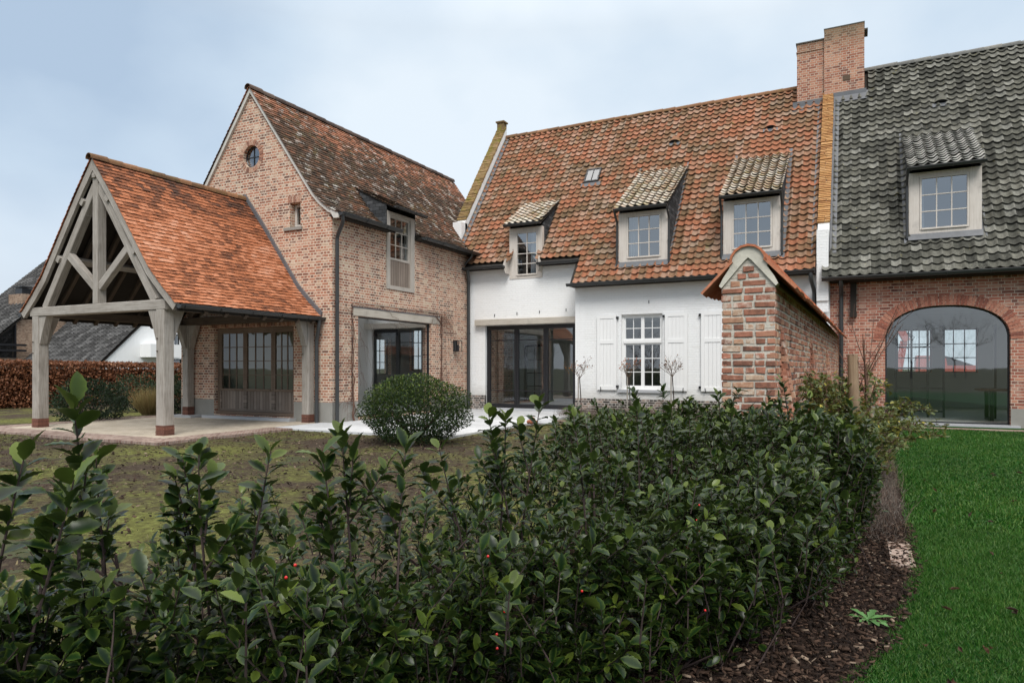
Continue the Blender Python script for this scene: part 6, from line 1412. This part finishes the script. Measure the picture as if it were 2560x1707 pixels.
# ================================================================ lawn, bark, litter
def lawn_x(y):
    for a, b in zip(LB, LB[1:]):
        if a[1] <= y <= b[1]: return a[0]+(b[0]-a[0])*(y-a[1])/(b[1]-a[1])
    return LB[-1][0]
lawn_blades = []
def grass(n, y0, y1, x1, l0, l1, wd, pw=1.0):
    Y = y0+(y1-y0)*RNG.random(n)**pw; Lx = np.array([lawn_x(y) for y in Y]); hi = np.minimum(x1, 1.0+Y*.40); X = Lx-.03+RNG.random(n)*(np.maximum(hi-Lx, .3))
    D = np.stack([RNG.normal(0, .5, n), RNG.normal(0, .5, n), RNG.uniform(.5, 1.1, n)], 1)
    cl = np.sin(X*3+Y*1.3)*.45+np.sin(X*7.7-Y*5)*.3+np.sin(X*1.1+Y*.7+2)*.6+np.sin(X*17+Y*13)*.25; S = RNG.uniform(l0, l1, n)*(1+.18*cl)*(1+.5*(RNG.random(n) < .05))
    rn = np.clip(.45+.22*cl+RNG.normal(0, .28, n), 0, 1)
    o = scatter(BLADE[0], BLADE[1], np.stack([X, Y, np.full(n, .008)], 1), frames(D, RNG.random(n)*6.28), S, 'blades', M['grass'], None, rn, None, (RNG.random(n) < .10+.10*(cl > .5))*RNG.random(n), False, wid=wd/S)
    return o
g1 = grass(230000, 2.35, 6.5, 4, .020, .042, .0032, 1.0); g1.name = 'grass'; tag(g1, kind='stuff', label='short deep green lawn grass in the near right corner')
g2 = grass(150000, 6.5, 17.0, 8, .025, .045, .008, 1.15); g2.name = 'grass'; tag(g2, kind='stuff', label='short deep green lawn grass running up to the barn')
def in_mulch(n, y0=2.2, y1=6.5):
    out = []
    while len(out) < n:
        y = random.uniform(y0, y1); hi = lawn_x(y)+random.gauss(0, .015)+.015; lo = -1.9; x = random.uniform(lo, hi); out.append((x, y))
    return np.array(out)
n = 26000; P2 = in_mulch(n); P = np.stack([P2[:, 0], P2[:, 1], .02+RNG.random(n)*.018], 1)
ct = np.array([(-.5, 0, -.1), (.4, -.05, -.1), (.5, .9, -.1), (-.35, 1, -.1), (-.45, .04, .1), (.38, 0, .1), (.42, .86, .1), (-.3, .95, .1)]); cf = np.array([(4, 5, 6, 7), (0, 1, 5, 4), (1, 2, 6, 5), (2, 3, 7, 6), (3, 0, 4, 7)])
D = np.stack([RNG.normal(0, 1, n), RNG.normal(0, 1, n), RNG.normal(0, .18, n)], 1)
o = scatter(ct, cf, P, frames(D, RNG.normal(0, .35, n)), RNG.uniform(.010, .040, n), 'bark_mulch', M['chips'], None, RNG.random(n)**2.0, None, (RNG.random(n) < .055)*RNG.random(n), False, wid=RNG.uniform(.10, .42, n)); tag(o, kind='stuff', label='brown bark chips under the holly hedge')
n = 16000; P2 = np.stack([RNG.uniform(-17.5, -.9, n), RNG.uniform(1.2, 15.4, n)], 1)
k = ~(((P2[:, 0] < -10.55) & (P2[:, 1] > 7.6)) | ((P2[:, 0] < -6.7) & (P2[:, 1] > 10.8))); P2 = P2[k]; n = len(P2); D = np.stack([RNG.normal(0, 1, n), RNG.normal(0, 1, n), RNG.normal(0, .25, n)], 1)
o = scatter(ct, cf, np.stack([P2[:, 0], P2[:, 1], RNG.random(n)*.015], 1), frames(D, RNG.normal(0, .3, n)), RNG.uniform(.012, .05, n), 'soil_litter', M['chips'], None, RNG.random(n)**1.3, None, (RNG.random(n) < .14)*RNG.random(n), False, wid=RNG.uniform(.15, .6, n)); tag(o, kind='stuff', label='small chips and crumbs scattered over the garden soil')
n = 30000; P2 = np.stack([RNG.uniform(-17, -1.2, n), RNG.uniform(1.5, 15, n)], 1)
f = np.sin(P2[:, 0]*.9+1)*np.cos(P2[:, 1]*.8+.3)+.6*np.sin(P2[:, 0]*2.1+P2[:, 1]*1.7)+RNG.normal(0, .45, n)
k = (f > .35) & ~(((P2[:, 0] < -10.55) & (P2[:, 1] > 7.6)) | ((P2[:, 0] < -6.7) & (P2[:, 1] > 10.8))); P2 = P2[k]; n = len(P2)
D = np.stack([RNG.normal(0, 1, n), RNG.normal(0, 1, n), RNG.uniform(.1, .9, n)], 1)
o = scatter(BLADE[0], BLADE[1], np.stack([P2[:, 0], P2[:, 1], np.full(n, -.005)], 1), frames(D, RNG.random(n)*6), RNG.uniform(.015, .04, n), 'ground_moss', M['moss_tuft'], None, None, None, (RNG.random(n) < .3)*RNG.random(n), False, wid=np.full(n, .35)); tag(o, kind='stuff', label='moss and tiny weeds patching the garden soil')
# fallen leaves
lt = leaf_template([(0, .03, 0), (.18, .2, .10), (.4, .34, .02), (.62, .26, .16), (.85, .14, .02), (1, .01, .2)], -.5, .9)
mb = MB(); mb.add([(v[0]*.075, v[1]*.085, v[2]*.075+.012) for v in lt[0]], [tuple(f) for f in lt[1]])
base = mb.build('fallen_leaf', M['fallen'], None, (0, 0, 0)); src = base.data
def leaf_obj(x, y, s, rz, label, lift=.045, col=None):
    o = base.copy(); COL.objects.link(o); o.location = (x, y, lift); o.rotation_euler = (random.gauss(0, .35), random.gauss(0, .35), rz); o.scale = (s, s*random.uniform(.8, 1.2), s)
    return tag(o, label, 'leaf', 'fallen leaves on the lawn')
meshes = [src]
for q in range(4):
    m2 = src.copy(); a = m2.attributes.new('rnd', 'FLOAT', 'POINT'); a.data.foreach_set('value', np.full(len(m2.vertices), [.1, .35, .6, .95][q], 'f')); meshes.append(m2)
for k in range(95):
    y = 2.6+7.5*random.random()**1.7; x = lawn_x(y)+.08+random.random()*(.45+y*.28)
    o = leaf_obj(x, y, random.uniform(.35, .68), random.random()*6.28, 'small curled brown leaf lying on the green lawn'); o.data = meshes[1+random.randrange(4)]
bpy.data.objects.remove(base)
c_ = leaf_obj
# weed in the mulch
wd = thing('weed', 'small fresh green weed growing in the bark mulch by the lawn edge', 'weed', (.05, 3.92, .02))
wl = leaf_template([(0, .03, 0), (.2, .06, 0), (.45, .16, .02), (.6, .10, 0), (.75, .15, .02), (.9, .08, 0), (1, .01, 0)], .25, .15)
n = 12; a = np.arange(n)*2.4; P = np.tile([.05, 3.92, .03], (n, 1)); D = np.stack([np.cos(a), np.sin(a), RNG.uniform(.1, .5, n)], 1)
scatter(wl[0], wl[1], P, frames(D, np.zeros(n)), RNG.uniform(.07, .13, n), 'leaves', M['weed'], wd, None, wl[2])
# clay lump and pale ring at the terrace corner
P = at_px(1328, 1046, 15.6)
mb = MB(); bv, bf = berry_mesh(); cl = thing('clay_ornament', 'lumpy red brown clay ornament on the terrace edge behind a holly shoot', 'ornament', (P[0], P[1], .03))
for dx, dy, dz, s in ((0, 0, .06, 15), (.09, .02, .05, 12), (-.07, .01, .05, 11), (.03, .03, .12, 10)): mb.add([(P[0]+dx+v[0]*s, P[1]+dy+v[1]*s, .03+dz+v[2]*s*.95) for v in bv], bf)
mb.sm = True; mb.build('body', M['terracotta'], cl)
P = at_px(1362, 1050, 15.9); rg = thing('stone_ring', 'flat pale stone ring lying at the terrace corner beside the lavender', 'ring', (P[0], P[1], .02))
mb = MB(); mb.tube([(P[0]+.25*math.cos(a), P[1]+.25*math.sin(a), .05) for a in np.linspace(0, 2*math.pi, 25)], .04, 8, False); mb.build('ring', M['bluestone'], rg)
# bare garden trees behind the camera, mirrored in the glass
wt = MB()
for k in range(26):
    x, y = random.uniform(-75, 75), random.uniform(-95, -55); h = random.uniform(7, 12); lines, tips = branchy((x, y, h*.2), 7, .8, h*.3, .045, 3, .8)
    wt.tube([(x, y, 0), (x, y, h*.22)], [.10, .08], 6)
    for p, r in lines: wt.tube(p, r, 4, False)
tag(wt.build('woods', M['bark']), kind='stuff', label='bare garden trees mirrored in the window glass')
